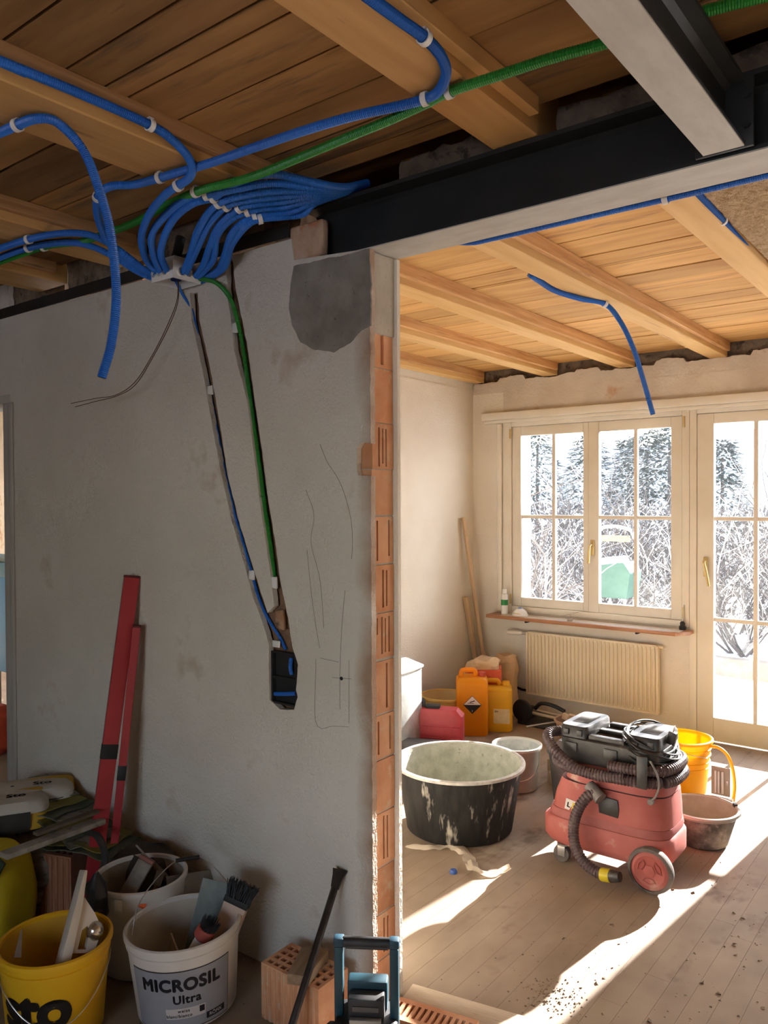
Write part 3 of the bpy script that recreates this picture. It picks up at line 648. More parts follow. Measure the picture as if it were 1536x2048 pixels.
# short ones down into the chases
YC = YN+.017
conduit('green conduit leaving the white box and dropping down the chase to the socket', [PZ(400, 558, 2.392), PY(425, 562, 1.88), PY(445, 576, 1.882)]+[PY(x, y, Y) for x, y, Y in ((463, 602, 1.886), (476, 645, 1.90), (487, 700, 1.917), (501, 800, YC), (515, 900, YC), (528, 1000, YC), (541, 1090, YC), (549, 1155, YC+.002))], .0085, green_c, [], pitch=.0045)
conduit('thin blue conduit dropping from the white box into the narrower chase', [PZ(352, 562, 2.40)]+[PY(x, y, Y) for x, y, Y in ((366, 590, 1.895), (382, 615, 1.91), (391, 650, 1.921), (413, 750, YC+.006), (432, 850, YC+.006), (449, 940, YC+.006), (470, 1030, YC+.006), (497, 1122, YC+.006), (516, 1190, YC+.006), (535, 1235, YC+.006), (560, 1275, YC+.006), (572, 1300, YC+.008))], .0062, blue_c, [], pitch=.0042)
for (x, y, s) in ((420, 780, 1), (503, 1150, 1), (547, 1165, 1.2), (470, 655, 1.1)):
    p = PY(x, y, YN+.004); o = MB().box(-.012*s, .012*s, -.003, .006, -.016*s, .016*s).build('plaster_dab', white_pl, part, bevel=.003, jit=.003, jfreq=60, loc=p)
# junction box
jb = thing('junction_box', 'white open junction box where the blue conduits meet', 'junction box', (-2.412, 1.762, 2.378))
w = .122; t = .004
mb = MB(); mb.box(0, w, 0, t, 0, .062); mb.box(0, w, w-t, w, 0, .062); mb.box(0, t, t, w-t, 0, .062); mb.box(w-t, w, t, w-t, 0, .062)
mb.build('wall_frame', white_pl, jb, smooth=0); MB().box(t, w-t, t, w-t, .058, .062).build('back_plate', white_pl, jb, smooth=0)
MB().box(.03, .092, .03, .092, .0625, .092).build('neck', white_pl, jb, bevel=.006)
for (x, y) in ((.03, -.004), (.06, -.004), (.092, -.004)): MB().lathe([(.0145, 0), (.0165, 0), (.0165, .012), (.0145, .012)], 16, M=Matrix.Translation((x, y+.004, .026)) @ Matrix.Rotation(R(90), 4, 'X'), closed=True).build('entry_collar', white_pl, jb)
for y in (.03, .06, .09): 
    MB().lathe([(.0145, 0), (.0165, 0), (.0165, .012), (.0145, .012)], 16, M=Matrix.Translation((0, y, .026)) @ Matrix.Rotation(R(-90), 4, 'Y'), closed=True).build('entry_collar', white_pl, jb)
    MB().lathe([(.0145, 0), (.0165, 0), (.0165, .012), (.0145, .012)], 16, M=Matrix.Translation((w, y, .026)) @ Matrix.Rotation(R(90), 4, 'Y'), closed=True).build('entry_collar', white_pl, jb)
MB().lathe([(.02, 0), (.017, 0), (.017, .03), (.02, .03)], 16, c=(.061, .061, .012), closed=True).build('terminal_ring', mat('blue_dark_plastic', (.02, .05, .25), None, .5), jb)
MB().tube([(.061, .061, .093), (.06, .07, .12), (.058, .085, .17)], .018, 12, corr=(1, .95)).build('black_sleeve', blk, jb)
# loose wires
wire_m = mat('copper_wire_brown', (.10, .045, .02), None, .5)
for k, L in enumerate((((356, 560), (354, 600), (336, 648), (306, 708), (270, 764), (232, 790), (190, 797), (142, 807)), ((357, 560), (356, 602), (339, 650), (308, 710), (272, 768), (236, 791), (195, 802), (149, 814)))):
    p = spline([PY(x, y, 1.835-.035*i/7-.005*k) for i, (x, y) in enumerate(L)], .01)
    o = thing('loose_wire', ('upper', 'lower')[k]+' of two bare brown wires drooping from the white box', 'wire', p[0])
    MB().tube([v-p[0] for v in p], .0016, 6).build('wire_strand', wire_m, o)
# socket boxes in the hole
sk = thing('socket_box', 'double black flush socket box set in the wall hole', 'socket box', (F(541, 1405)[0], YN+.004, F(541, 1405)[1]))
kw = F(592, 1380)[0]-F(541, 1380)[0]; kh = F(560, 1308)[1]-F(560, 1412)[1]
mb = heightgrid(kw, kh, [(.006, kw-.006, .006, kh*.47), (.006, kw-.006, kh*.53, kh-.006), (.006, kw*.5, kh*.12, kh*.2, .008), (.006, kw*.6, kh*.62, kh*.70, .008)], .017, .0185)
mb.build('box_shell', mat('socket_black', (.018, .018, .02), (.03, .03, .032), .5, 8), sk, smooth=0)
for (x0, z0, x1, z1) in ((.012, .03, kw-.01, .045), (kw-.03, kh-.015, kw-.028, kh*.6)):
    MB().tube(spline([(x0, .006, z0), ((x0+x1)/2, .0, (z0+z1)/2), (x1, .006, z1)], .0025), .0075, 8, corr=(1, .86)).build('conduit_stub', blue_c, sk, weld=0)
MB().box(-.016, .016, 0, .006, -.011, .011).build('plaster_dab', white_pl, part, bevel=.003, jit=.004, jfreq=50, loc=PY(551, 1288, YN+.002))
MB().box(-.018, .018, .004, .018, -.035, .03).build('brick_chip', brick_old, part, bevel=.004, jit=.006, jfreq=30, loc=PY(556, 1238, YN))
# far room conduits
b1 = [PY(x, y, 2.072) for x, y in ((880, 480), (940, 484), (985, 476), (1150, 438), (1320, 399.5), (1430, 374), (1536, 349), (1700, 311))]
conduit('blue conduit running along the far bottom edge of the long beam', b1, .0105, blue_c, [PY(1330, 397, 2.072)], ext=(0, 1.5))
b2 = [PX(x, y, -.728) for x, y in ((1380, 368), (1400, 392), (1446, 444), (1500, 504), (1560, 565))]
b2 = [PZ(x, y, 2.525) for x, y in ((1392, 380), (1404, 396), (1446, 442), (1500, 502), (1536, 540), (1600, 605))]
conduit('blue conduit clipped along the joist beside the woven mat', b2, .0115, blue_c, [PZ(1446, 441, 2.525)], ext=(0, 1.2))
dd = (PZ(1210, 607, 2.498)-CAM).dot(CF)
b3 = [PZ(1058, 548, 2.535), PZ(1076, 560, 2.515), PZ(1110, 581, 2.50), PZ(1160, 597, 2.498), PZ(1210, 608, 2.498)]+[PD(x, y, dd) for x, y in ((1240, 642), (1266, 695), (1285, 755), (1306, 829))]
conduit('blue conduit hanging free from the far joist before the window', b3, .0125, blue_c, [b3[4]])
# ================================================================== THINGS IN THE FAR ROOM
def superell(hx, hy, n=40, e=3.2, cx=0, cy=0):
    out = []
    for k in range(n):
        a = 2*math.pi*k/n; c, s = math.cos(a), math.sin(a)
        out.append((cx+hx*abs(c)**(2/e)*(1 if c >= 0 else -1), cy+hy*abs(s)**(2/e)*(1 if s >= 0 else -1)))
    return out
def loft(mb, secs, n=40):
    """secs: (z, hx, hy, e, cx, cy)"""
    vs = []; fs = []
    for (z, hx, hy, e, cx, cy) in secs: vs += [(x, y, z) for x, y in superell(hx, hy, n, e, cx, cy)]
    L = len(secs)
    for i in range(L-1):
        for k in range(n): fs.append((i*n+k, i*n+(k+1) % n, (i+1)*n+(k+1) % n, (i+1)*n+k))
    fs.append(tuple(range(n-1, -1, -1))); fs.append(tuple((L-1)*n+k for k in range(n)))
    return mb.add(vs, fs)
def see_mat(name, c, fac, rough=.45, spots=None):
    """thin plastic that lets light through"""
    M_ = mat(name, c, tuple(min(1, v*1.15) for v in c), rough, 6, spots=spots, sscale=9, samt=.66); N = M_.node_tree.nodes; L = M_.node_tree.links
    b = N['Principled BSDF']; tl = N.new('ShaderNodeBsdfTranslucent'); tl.inputs[0].default_value = (*c, 1); mx = N.new('ShaderNodeMixShader'); mx.inputs[0].default_value = fac
    L.new(b.outputs[0], mx.inputs[1]); L.new(tl.outputs[0], mx.inputs[2]); L.new(mx.outputs[0], N['Material Output'].inputs[0]); return M_
def pail(root, rb, rt, h, m, m_in, rim=.008, th=.004, ribs=(), n=48, name='shell', m_rim=None, sx=1):
    def r(z): return rb+(rt-rb)*z/h
    pr = [(0, .004), (rb-.008, .004), (rb, .010)]
    for z in ribs: pr += [(r(z)-.0, z), (r(z)+.004, z+.002), (r(z)+.004, z+.006), (r(z), z+.008)]
    pr += [(r(h*.97), h*.97)]
    MB().lathe(pr+[(r(h*.97)-th*.5, h*.97)], n, sx=sx, cap=False).build(name, m, root, smooth=50)
    MB().lathe([(rt-th, h-.001), (r(h*.5)-th, h*.5), (rb-th+.001, .016), (rb-.012, .010), (0, .010)], n, sx=sx, cap=False).build('inside', m_in, root, smooth=60)
    MB().lathe([(rt-th-.001, h-.012), (rt-th-.001, h), (rt, h+.003), (rt+rim, h), (rt+rim, h-.012), (rt, h-.014)], n, sx=sx, closed=True).build('rim', m_rim or m, root, smooth=50)
def wrap(txt, size, root, m, rfun, z0, a0, name='lettering', bold=0, align='CENTER', off=.0012, slant=0, sx=1, space=1):
    t = text_mb(txt, size, align, bold, space); r0 = rfun(z0)
    def fn(x, y, z):
        zz = z0+y; r = rfun(zz)+off; a = a0+x/r0
        return (r*sx*math.cos(a), r*math.sin(a), zz)
    o = mapped(t, fn).build(name, m, root, smooth=0, weld=0); return o
def patch(root, m, rfun, z0, z1, a0, a1, name, off=.0008, n=20, sx=1, rows=4):
    vs = []; fs = []
    for j in range(rows+1):
        z = z0+(z1-z0)*j/rows
        for i in range(n+1):
            a = a0+(a1-a0)*i/n; r = rfun(z)+off; vs.append((r*sx*math.cos(a), r*math.sin(a), z))
    for j in range(rows):
        for i in range(n): fs.append((j*(n+1)+i, j*(n+1)+i+1, (j+1)*(n+1)+i+1, (j+1)*(n+1)+i))
    return MB().add(vs, fs).build(name, m, root, smooth=60)
def toward(p): return math.atan2(-p[1], -p[0])        # bearing of the camera from p

# ---- big mortar tub
tub = thing('mortar_tub', 'large round black mortar tub splashed with dried lime', 'tub', (-2.095, 3.295, 0))
tub_out = mat('tub_black', (.007, .0065, .006), (.022, .02, .018), .7, 30, (1, 1, .25), bump=.1, spots=(.42, .38, .32), sscale=11, samt=.61)
tub_in = mat('tub_crust', (.34, .34, .28), (.46, .46, .39), .9, 18, bump=.3, spots=(.2, .2, .17), sscale=30, samt=.62)
tub_rim = mat('tub_rim', (.40, .38, .34), (.55, .53, .48), .6, 25)
pail(tub, .256, .306, .325, tub_out, tub_in, rim=.014, th=.006, m_rim=tub_rim, n=64)
# ---- grey pail behind it
gp = thing('bucket', 'grey dirty plastic bucket just behind the big black tub', 'bucket', (-2.12, 3.93, 0))
grey_pl = mat('grey_bucket', (.36, .34, .28), (.48, .45, .38), .6, 8, spots=(.6, .58, .52), sscale=12, samt=.64)
pail(gp, .108, .130, .245, grey_pl, mat('grey_crust', (.42, .44, .42), (.6, .6, .56), .9, 14, spots=(.3, .3, .28), samt=.6), m_rim=mat('pale_rim', (.6, .58, .52), None, .6))
MB().tube(spline([(.137, .0, .225), (.15, -.05, .15), (.12, -.10, .10), (.06, -.145, .09), (0, -.15, .12)], .012), .002, 6).build('bail', metal_m, gp)
# ---- dusty bucket right of the vacuum
db = thing('bucket', 'low dusty black bucket right of the red vacuum cleaner', 'bucket', (-1.10, 3.83, 0))
dusty = mat('bucket_dusty', (.09, .075, .065), (.24, .20, .165), .85, 14, spots=(.36, .31, .26), sscale=8, samt=.56)
pail(db, .112, .156, .165, dusty, mat('bucket_dust_in', (.33, .27, .21), (.38, .32, .25), .95, 20), m_rim=mat('rim_dusty', (.45, .41, .35), None, .7))
MB().box(-.012, .012, -.006, .006, -.02, .02).build('bail_lug', blk, db, loc=(.12, .10, .155), rot=(0, 0, R(-50)))
MB().tube(spline([(.165*math.cos(a), .165*math.sin(a), .150) for a in [R(t) for t in range(-140, 41, 20)]], .02), .002, 6).build('bail', metal_m, db)
# ---- yellow wash bucket with rollers
yb = thing('wash_bucket', 'yellow ribbed tile-washing bucket with roller frame and bent handle', 'bucket', (-1.375, 4.43, 0))
yel = see_mat('yellow_plastic_thin', (.86, .55, .02), .35)
pail(yb, .118, .148, .30, yel, yel, ribs=(.15, .18, .215, .25), n=56)
rf = MB().box(.165, .26, -.06, -.052, .04, .19).build('roller_frame', mat('frame_grey', (.36, .31, .24), (.5, .44, .35), .5, 8), yb, bevel=.004)
for x in (.19, .205, .225): MB().tube([(x, -.068, .055), (x, -.068, .17)], .006, 8).build('roller', white_pl, rf)
MB().box(.24, .252, -.066, -.060, .10, .125).build('latch', metal_m, rf, bevel=.002)
MB().box(.15, .275, -.075, -.045, .018, .036).build('roller_tray', metal_m, rf, bevel=.004)
MB().tube(spline([(.14, -.01, .275), (.19, -.015, .278), (.235, -.02, .25), (.262, -.025, .19), (.275, -.03, .10), (.268, -.03, .012)], .012), .009, 10).build('handle', see_mat('yellow_tube', (.8, .48, .02), .2), yb)
MB().tube(spline([(.145, -.05, .22), (.08, -.14, .25), (-.02, -.16, .27)], .02), .002, 6).build('bail', metal_m, yb)

# ---- canisters
def canister(name, label, loc, rz, w, d, h, m, lab=True):
    c = thing(name, label, 'canister', loc, rz)
    mb = MB(); hx, hy = w/2, d/2
    loft(mb, [(0, hx*.92, hy*.92, 7, 0, 0), (.012, hx, hy, 8, 0, 0), (h*.80, hx, hy, 8, 0, 0), (h*.86, hx*.985, hy*.97, 7, 0, 0), (h*.90, hx*.86, hy*.80, 5, 0, 0), (h*.905, hx*.5, hy*.5, 4, 0, 0)], 48)
    mb.build('body', m, c, smooth=45)
    MB().tube(spline([(-w*.34, 0, h*.88), (-w*.34, 0, h*.96), (-w*.28, 0, h*.995), (0, 0, h), (w*.10, 0, h*.985), (w*.14, 0, h*.88)], .012), .016, 10).build('carry_handle', m, c)
    MB().lathe([(.0, 0), (.026, 0), (.026, .028), (.022, .032), (0, .032)], 20, c=(w*.32, 0, h*.895)).build('screw_cap', mat('red_cap', (.45, .06, .03), None, .5) if lab else m, c)
    return c
jm = see_mat('canister_orange', (.95, .40, .02), .5)
pj = PZ(944, 1474, 0); away = lambda p, r: Vector((p.x, p.y, 0))*(1+r/Vector((p.x, p.y)).length)
lj = away(pj, .11)
can = canister('canister', 'tall orange plastic canister with a corrosive hazard diamond', lj, R(33), .215, .20, .43, jm)
# hazard diamond
lab = MB().add([(0, 0, -.062), (.062, 0, 0), (0, 0, .062), (-.062, 0, 0)], [(0, 1, 2, 3)]).build('hazard_label', mat('label_black', (.02, .015, .015), None, .5), can, smooth=0, loc=(.0, -.1018, .215))
MB().add([(-.058, 0, 0), (.058, 0, 0), (0, 0, .058)], [(0, 1, 2)]).build('label_upper_half', mat('label_white', (.8, .72, .66), None, .5), lab, smooth=0, loc=(0, -.0005, 0))
MB().box(-.03, .012, 0, .0003, -.002, .002).build('label_mark', MATS['label_black'], lab, smooth=0, loc=(-.002, -.0012, .010))
MB().box(-.018, .018, 0, .0003, -.003, .003).build('label_mark', MATS['label_black'], lab, smooth=0, loc=(.0, -.0012, .022), rot=(0, R(-18), 0))
mapped(text_mb('8', .016), lambda x, y, z: (x, -.0008, y-.047)).build('label_number', MATS['label_white'], lab, smooth=0)
MB().box(-.0005, .0005, -.055, .055, .13, .27).build('side_label', mat('label_paper', (.62, .48, .26), (.7, .57, .34), .7, 20), can, loc=(.1083, 0, 0))
py_ = PZ(990, 1466, 0); ly = away(py_, .12)
can2 = canister('canister', 'shorter yellow canister with paper label behind the orange one', ly, R(30), .24, .20, .335, see_mat('canister_yellow', (.88, .50, .03), .4), lab=False)
MB().box(-.055, .055, -.0005, .0005, 0, .10).build('paper_label', MATS['label_paper'], can2, loc=(.045, -.1008, .06))
mapped(text_mb('EN', .018, bold=.0006), lambda x, y, z: (x, 0, y)).build('lettering', MATS['label_black'], can2, smooth=0, loc=(.01, -.1018, .137))
# ---- red tool case
rc = thing('tool_case', 'red plastic power-tool case with black latches beside the orange canister', 'tool case', (-2.865, 4.20, .0), R(24)); rc.scale = (1.12, 1, 1.12)
cm = mat('case_red', (.40, .035, .05), (.5, .06, .07), .5, 9, bump=.05, spots=(.5, .3, .25), sscale=14, samt=.7)
mb = MB(); loft(mb, [(0, .165, .055, 8, 0, 0), (.02, .175, .062, 9, 0, 0), (.21, .175, .062, 9, 0, 0), (.245, .15, .052, 7, -.01, 0)], 40); mb.build('shell', cm, rc, smooth=40)
for z in (.08, .15): MB().box(-.165, .165, -.066, -.0615, z, z+.012).build('rib', cm, rc, bevel=.002)
MB().box(-.04, .04, -.03, .03, .238, .262).build('latch', blk, rc, bevel=.005)
MB().tube(spline([(-.13, 0, .23), (-.135, 0, .275), (-.10, 0, .29), (-.06, 0, .285), (-.05, 0, .235)], .012), .012, 8).build('carry_handle', rubber_blk, rc)
MB().box(-.172, -.10, -.068, .0, .06, .16).build('latch', rubber_blk, rc, bevel=.004)
gcase = MB().box(-.13, .13, -.1, .08, 0, .135); o = gcase.build('tool_box', mat('dark_grey_plastic', (.06, .06, .06), (.10, .10, .095), .6, 10), bevel=.012, loc=(-2.78, 3.93, 0), rot=(0, 0, R(24))); tag(o, 'low dark grey tool box in front of the red case', 'tool box')
MB().box(-.06, .06, -.105, -.1, .08, .11).build('latch', blk, o, bevel=.002)
# ---- sheet metal box
mbx = thing('metal_box', 'galvanised sheet-metal box with ribbed top behind the partition end', 'box', (-3.055, 3.98, 0), R(8))
MB().box(-.17, .165, -.14, .14, .0, .535).build('body', galv, mbx, bevel=.003)
MB().prism([(-.18, .536), (.175, .536), (.175, .552), (.0, .60), (-.18, .60)], -.15, .15, 'y').build('lid', galv, mbx, bevel=.002)
for k in range(7): MB().box(-.16+k*.022, -.15+k*.022, -.14, .14, .6005, .606).build('lid_rib', galv, mbx)
for z in (.09, .30, .42): MB().box(-.15, .15, -.146, -.1405, z, z+.012).build('fold', galv, mbx, bevel=.002)
MB().box(.02, .13, -.146, -.1405, .34, .40).build('louvre', mat('louvre_dark', (.2, .2, .19), None, .6), mbx, bevel=.003)
# ---- yellow tub behind the case
yt = thing('mixing_tub', 'shallow ochre tub behind the red tool case', 'tub', (-3.075, 4.66, 0))
pail(yt, .13, .165, .235, mat('ochre_plastic', (.62, .40, .10), (.7, .48, .15), .6, 7), mat('ochre_in', (.66, .5, .24), None, .7))
# ---- carton with paper bag in the corner
cx = thing('carton', 'torn red and white carton with crumpled paper bag behind the canisters', 'carton', (-2.93, 4.93, 0), R(28))
MB().box(-.13, .13, -.10, .10, 0, .40).build('box', mat('carton_red', (.55, .08, .04), (.66, .14, .07), .8, 6, spots=(.75, .6, .45), sscale=5, samt=.55), cx, bevel=.003)
paper = mat('kraft_paper', (.55, .38, .22), (.68, .52, .34), .9, 6, bump=.3)
mb = MB(); loft(mb, [(.38, .11, .09, 3, 0, 0), (.43, .12, .09, 3, .0, 0), (.47, .07, .06, 3, .02, 0)], 20); mb.build('flap', paper, cx, jit=.03, jfreq=14, sub=1, smooth=20)
pb = MB(); loft(pb, [(0, .09, .07, 3, 0, 0), (.1, .10, .08, 3, 0, 0), (.30, .10, .08, 3, 0, 0), (.42, .11, .08, 2.5, .0, 0), (.475, .085, .05, 2.5, .01, 0)], 24)
o = pb.build('paper_bag', paper, jit=.022, jfreq=13, sub=1, smooth=20, loc=(-2.93, 5.25, 0)); o.scale = (.9, .9, .93); tag(o, 'crumpled brown paper bag standing in the corner beside the radiator end', 'paper bag')
# ---- battens in the corner
wd = mat('batten_wood', (.46, .31, .18), (.60, .44, .28), .8, 3, (10, 10, .6))
def bar(name, label, cat, a, b, w, d, m, group=None, roll=0, parent=None, bevel=.002):
    a, b = Vector(a), Vector(b); z = (b-a).normalized(); x = z.orthogonal() if abs(z.z) > .999 else Vector((0, 0, 1)).cross(z).normalized(); y = z.cross(x)
    Mx = Matrix((x, y, z)).transposed().to_4x4() @ Matrix.Rotation(roll, 4, 'Z')
    o = MB().box(-w/2, w/2, -d/2, d/2, 0, (b-a).length).build(name, m, parent, bevel=bevel)
    Mx.translation = a; o.matrix_local = Mx
    return tag(o, label, cat, group)
bar('batten', 'taller wooden batten leaning in the room corner', 'batten', PZ(979, 1408, 0.005), (-3.282, 5.23, 1.46), .04, .022, wd, 'battens leaning in the corner')
bar('batten', 'shorter wooden batten leaning in the room corner', 'batten', PZ(976, 1404, 0.005)+Vector((-.05, .0, 0)), (-3.282, 5.26, .845), .04, .022, wd, 'battens leaning in the corner')
# ---- tile cutter and odd tools by the radiator
tcr = thing('tile_cutter', 'dark tile cutter with pale guide rails on the floor by the radiator', 'tile cutter', (-2.62, 5.13, 0), R(-6))
MB().box(-.10, .62, -.08, .10, .0, .03).build('base', rubber_blk, tcr, bevel=.006)
for y in (-.03, .04): MB().tube([(-.08, y, .085), (.6, y, .075)], .011, 10).build('rail', mat('rail_alu', (.5, .42, .3), None, .4, metal=.5), tcr)
for x in (-.07, .57): MB().box(x-.03, x+.03, -.06, .07, .03, .11).build('rail_block', rubber_blk, tcr, bevel=.01)
MB().lathe([(0, -.012), (.075, -.012), (.08, 0), (.075, .012), (0, .012)], 28, M=Matrix.Translation((-.06, -.075, .10)) @ Matrix.Rotation(R(90), 4, 'X')).build('disc_guard', blk, tcr)
MB().tube(spline([(.0, .0, .11), (.06, -.02, .16), (.16, -.03, .165), (.26, -.03, .14)], .02), .014, 8).build('lever', blk, tcr)
bar('steel_rod', 'thin bright rod lying across the tools by the radiator', 'rod', (-2.55, 4.86, .055), (-2.20, 5.10, .13), .010, .010, metal_m)
pot = thing('brown_bowl', 'brown bowl of wood offcuts behind the vacuum hose', 'bowl', (-2.20, 4.86, 0))
pail(pot, .09, .125, .16, mat('brown_pl', (.33, .19, .11), (.4, .25, .16), .7, 8), mat('brown_in', (.25, .15, .09), None, .8))
for k in range(3):
    MB().box(-.035, .035, -.012, .012, -.02, .02).build('offcut', wd, pot, bevel=.002, loc=(-.05+.05*k, -.02*k, .165+.01*k), rot=(R(20*k), R(15), R(40*k)))
crt = thing('crate', 'low wooden crate behind the grey bucket', 'crate', (-1.88, 4.23, 0), R(10))
for z in (.0, .075): MB().box(-.16, .16, -.11, -.098, z, z+.062).build('slat', wd, crt, bevel=.002)
for z in (.0, .075): MB().box(-.16, .16, .098, .11, z, z+.062).build('slat', wd, crt, bevel=.002)
for x in (-.16, .148): MB().box(x, x+.012, -.097, .097, 0, .137).build('end_board', wd, crt, bevel=.002)
MB().box(-.147, .147, -.097, .097, 0, .012).build('bottom', wd, crt)
b5 = thing('bucket', 'dark grey bucket half hidden behind the left end of the vacuum cleaner', 'bucket', (-1.735, 3.86, 0))
pail(b5, .115, .145, .30, mat('bucket_charcoal', (.07, .07, .068), (.13, .13, .12), .7, 8), blk)
o = MB().prism([(0, 0), (.05, 0), (.05, .006), (.006, .006), (.006, .11), (0, .11)], -.016, .016, 'y').build('metal_bracket', galv, bevel=.001, loc=(-1.93, 5.02, .0), rot=(0, 0, R(35))); tag(o, 'small upright metal angle bracket on the floor under the radiator', 'bracket')
rt = thing('hand_tool', 'red-bodied hand tool with white clip behind the vacuum top', 'tool', (-1.72, 4.83, 0), R(20))
mb = MB(); loft(mb, [(0, .07, .04, 3, 0, 0), (.08, .065, .04, 3, 0, 0), (.13, .04, .03, 2.5, 0, 0)], 24); mb.build('body', mat('tool_red', (.5, .05, .03), None, .5), rt)
MB().box(-.012, .05, -.02, .02, .12, .15).build('clip', white_pl, rt, bevel=.004, rot=(0, R(25), 0))

# ---- things on the sill
ZS = .7305
can_ = thing('spray_can', 'white spray can with green band on the window sill', 'spray can', (PY(1009, 1228, 5.33).x, 5.33, ZS))
MB().lathe([(0, 0), (.024, 0), (.025, .004), (.025, .14), (.021, .152), (.013, .156), (0, .156)], 24).build('body', white_pl, can_)
MB().lathe([(.0254, .068), (.0254, .11), (.0250, .11), (.0250, .068)], 24, closed=True).build('green_band', mat('green_print', (.02, .22, .06), None, .5), can_)
MB().lathe([(0, .1562), (.017, .1562), (.017, .188), (.014, .192), (0, .192)], 20).build('cap', white_pl, can_)
dm = thing('dust_mask', 'white moulded dust mask lying on the window sill', 'mask', (PY(1040, 1230, 5.32).x, 5.32, ZS))
MB().lathe([(.062, 0), (.060, .012), (.048, .035), (.028, .05), (0, .056)], 24, sy=.8).build('shell', white_pl, dm)
MB().lathe([(.0, 0), (.014, 0), (.014, .01), (0, .012)], 16, c=(0, 0, .052)).build('valve', mat('valve_blue', (.2, .3, .5), None, .5), dm)
MB().tube(spline([(-.05, -.02, .012), (-.01, -.052, .022), (.04, -.03, .014)], .008), .002, 6).build('strap', mat('strap_yellow', (.6, .5, .2), None, .7), dm)
cl = thing('clear_clip', 'clear bent plastic strip on the middle of the window sill', 'plastic strip', (PY(1140, 1232, 5.31).x, 5.31, ZS), R(20))
clear = see_mat('clear_plastic', (.62, .56, .48), .5, .2)
MB().prism([(-.06, .030), (.06, .062), (.06, .065), (-.06, .033)], -.025, .0, 'y').build('strip', clear, cl)
MB().box(-.02, .02, -.02, .0, 0, .022).build('foot', clear, cl, bevel=.003)
MB().box(-.004, .004, -.014, -.006, .022, .045).build('post', clear, cl)
dk = thing('shutter_knob', 'dark knob at the end of the window sill below the hinge', 'knob', (-1.672, YF-.05, ZS))
MB().lathe([(0, 0), (.02, 0), (.022, .02), (.014, .03), (.016, .045), (.010, .055), (0, .056)], 16).build('knob_body', blk, dk)
MB().tube([(0, .012, .05), (0, .03, .06), (.0, .034, .16)], .004, 6).build('stem', metal_m, dk)

# ---- woven mat on the ceiling
mw = MB(); nx, ny = 60, 150; x0, x1, y0, y1 = PZ(1472, 455, 2.528).x, -.245, 2.09, 4.0
vs = []; fs = []
for j in range(ny+1):
    for i in range(nx+1):
        e = .006*noise.noise(Vector((i*1.7, j*.3, 0))) if j in (0, ny) or i in (0, nx) else 0
        z = 2.528+.0035*((i+j) % 2)-.006*abs(noise.noise(Vector((i*.2, j*.2, 4))))*2
        vs.append((x0+(x1-x0)*i/nx+e, y0+(y1-y0)*j/ny+e*2, z))
for j in range(ny):
    for i in range(nx): a = j*(nx+1)+i; fs.append((a, a+1, a+nx+2, a+nx+1))
vs += [(x0, y0, 2.5385), (x1, y0, 2.5385), (x1, y1, 2.5385), (x0, y1, 2.5385)]; q = len(vs); fs += [(q-4, q-3, q-2, q-1)]
o = mw.add(vs, fs).build('woven_mat', mat('jute_mat', (.38, .27, .16), (.54, .41, .27), .95, 60, bump=.5, bscale=200, spots=(.24, .16, .09), sscale=7, samt=.6), smooth=0); tag(o, 'brown woven plaster-carrier mat fixed between the ceiling joists at far right', 'mat')

# ---- film, cap, strip of wood, grit
pts = [PZ(x, y, 0) for x, y in ((812, 1694), (850, 1699), (900, 1697), (932, 1712), (948, 1742), (978, 1751), (1018, 1738))]
sp_ = spline(pts, .012); vs = []; fs = []
for i, p in enumerate(sp_):
    t = (sp_[min(i+1, len(sp_)-1)]-sp_[max(i-1, 0)]).normalized(); s = Vector((-t.y, t.x, 0)); w = .028*(1-.6*abs(2*i/len(sp_)-1)**3)*(1+.5*noise.noise(Vector((i*.25, 0, 0))))
    for k in range(5):
        u = k/4-.5; vs.append(p+s*u*2*w+Vector((0, 0, .004+.022*abs(noise.noise(Vector((i*.16, u*2.2, 1)))) + .014*(1-abs(2*u))*abs(math.sin(i*.21)))))
for i in range(len(sp_)-1):
    for k in range(4): a = i*5+k; fs.append((a, a+1, a+6, a+5))
o = MB().add(vs, fs).build('plastic_film', see_mat('film', (.72, .64, .52), .5, .3), smooth=30); tag(o, 'crumpled strip of clear plastic film on the floor before the tub', 'plastic film')
o = MB().lathe([(0, .012), (.013, .012), (.014, .0), (.016, 0), (.016, .01), (.013, .015), (0, .015)], 18, c=PZ(907, 1746, 0)).build('bottle_cap', mat('cap_blue', (.03, .08, .28), None, .4)); tag(o, 'small blue bottle cap on the floor before the tub', 'bottle cap')
d = R(11.2); bo = Vector((-1.497, 2.0, 0))
o = MB().box(0, 1.3, 0, .103, 0.0005, .018).build('floor_strip', mat('strip_dusty', (.50, .40, .29), (.60, .50, .38), .8, 6, (1, 6, 6), bump=.1, spots=(.35, .26, .17), sscale=14, samt=.64), bevel=.003, loc=bo, rot=(0, 0, d)); tag(o, 'dusty wooden strip lying on the floor at the foot of the partition end', 'board')
hb = heightgrid(.26, .1, [(.012+i*.0205, .022+i*.0205, .02, .08) for i in range(12)], .03, .045)
o = hb.build('hollow_brick', brickm, smooth=0, loc=(-1.455, 1.885, .0455), rot=(R(-90), 0, R(11.2)))
o.rotation_euler = (R(90), 0, R(11.2)); o.location = (-1.455, 1.985, .0455); 
o.matrix_world = Matrix.Translation((-1.462, 1.885, .046)) @ Matrix.Rotation(R(11.2), 4, 'Z') @ Matrix(((1, 0, 0, 0), (0, 0, 1, 0), (0, -1, 0, 0), (0, 0, 0, 1)))
tag(o, 'flat broken hollow brick lying beside the wooden strip', 'brick')
gm = MB(); rng = random.Random(3)
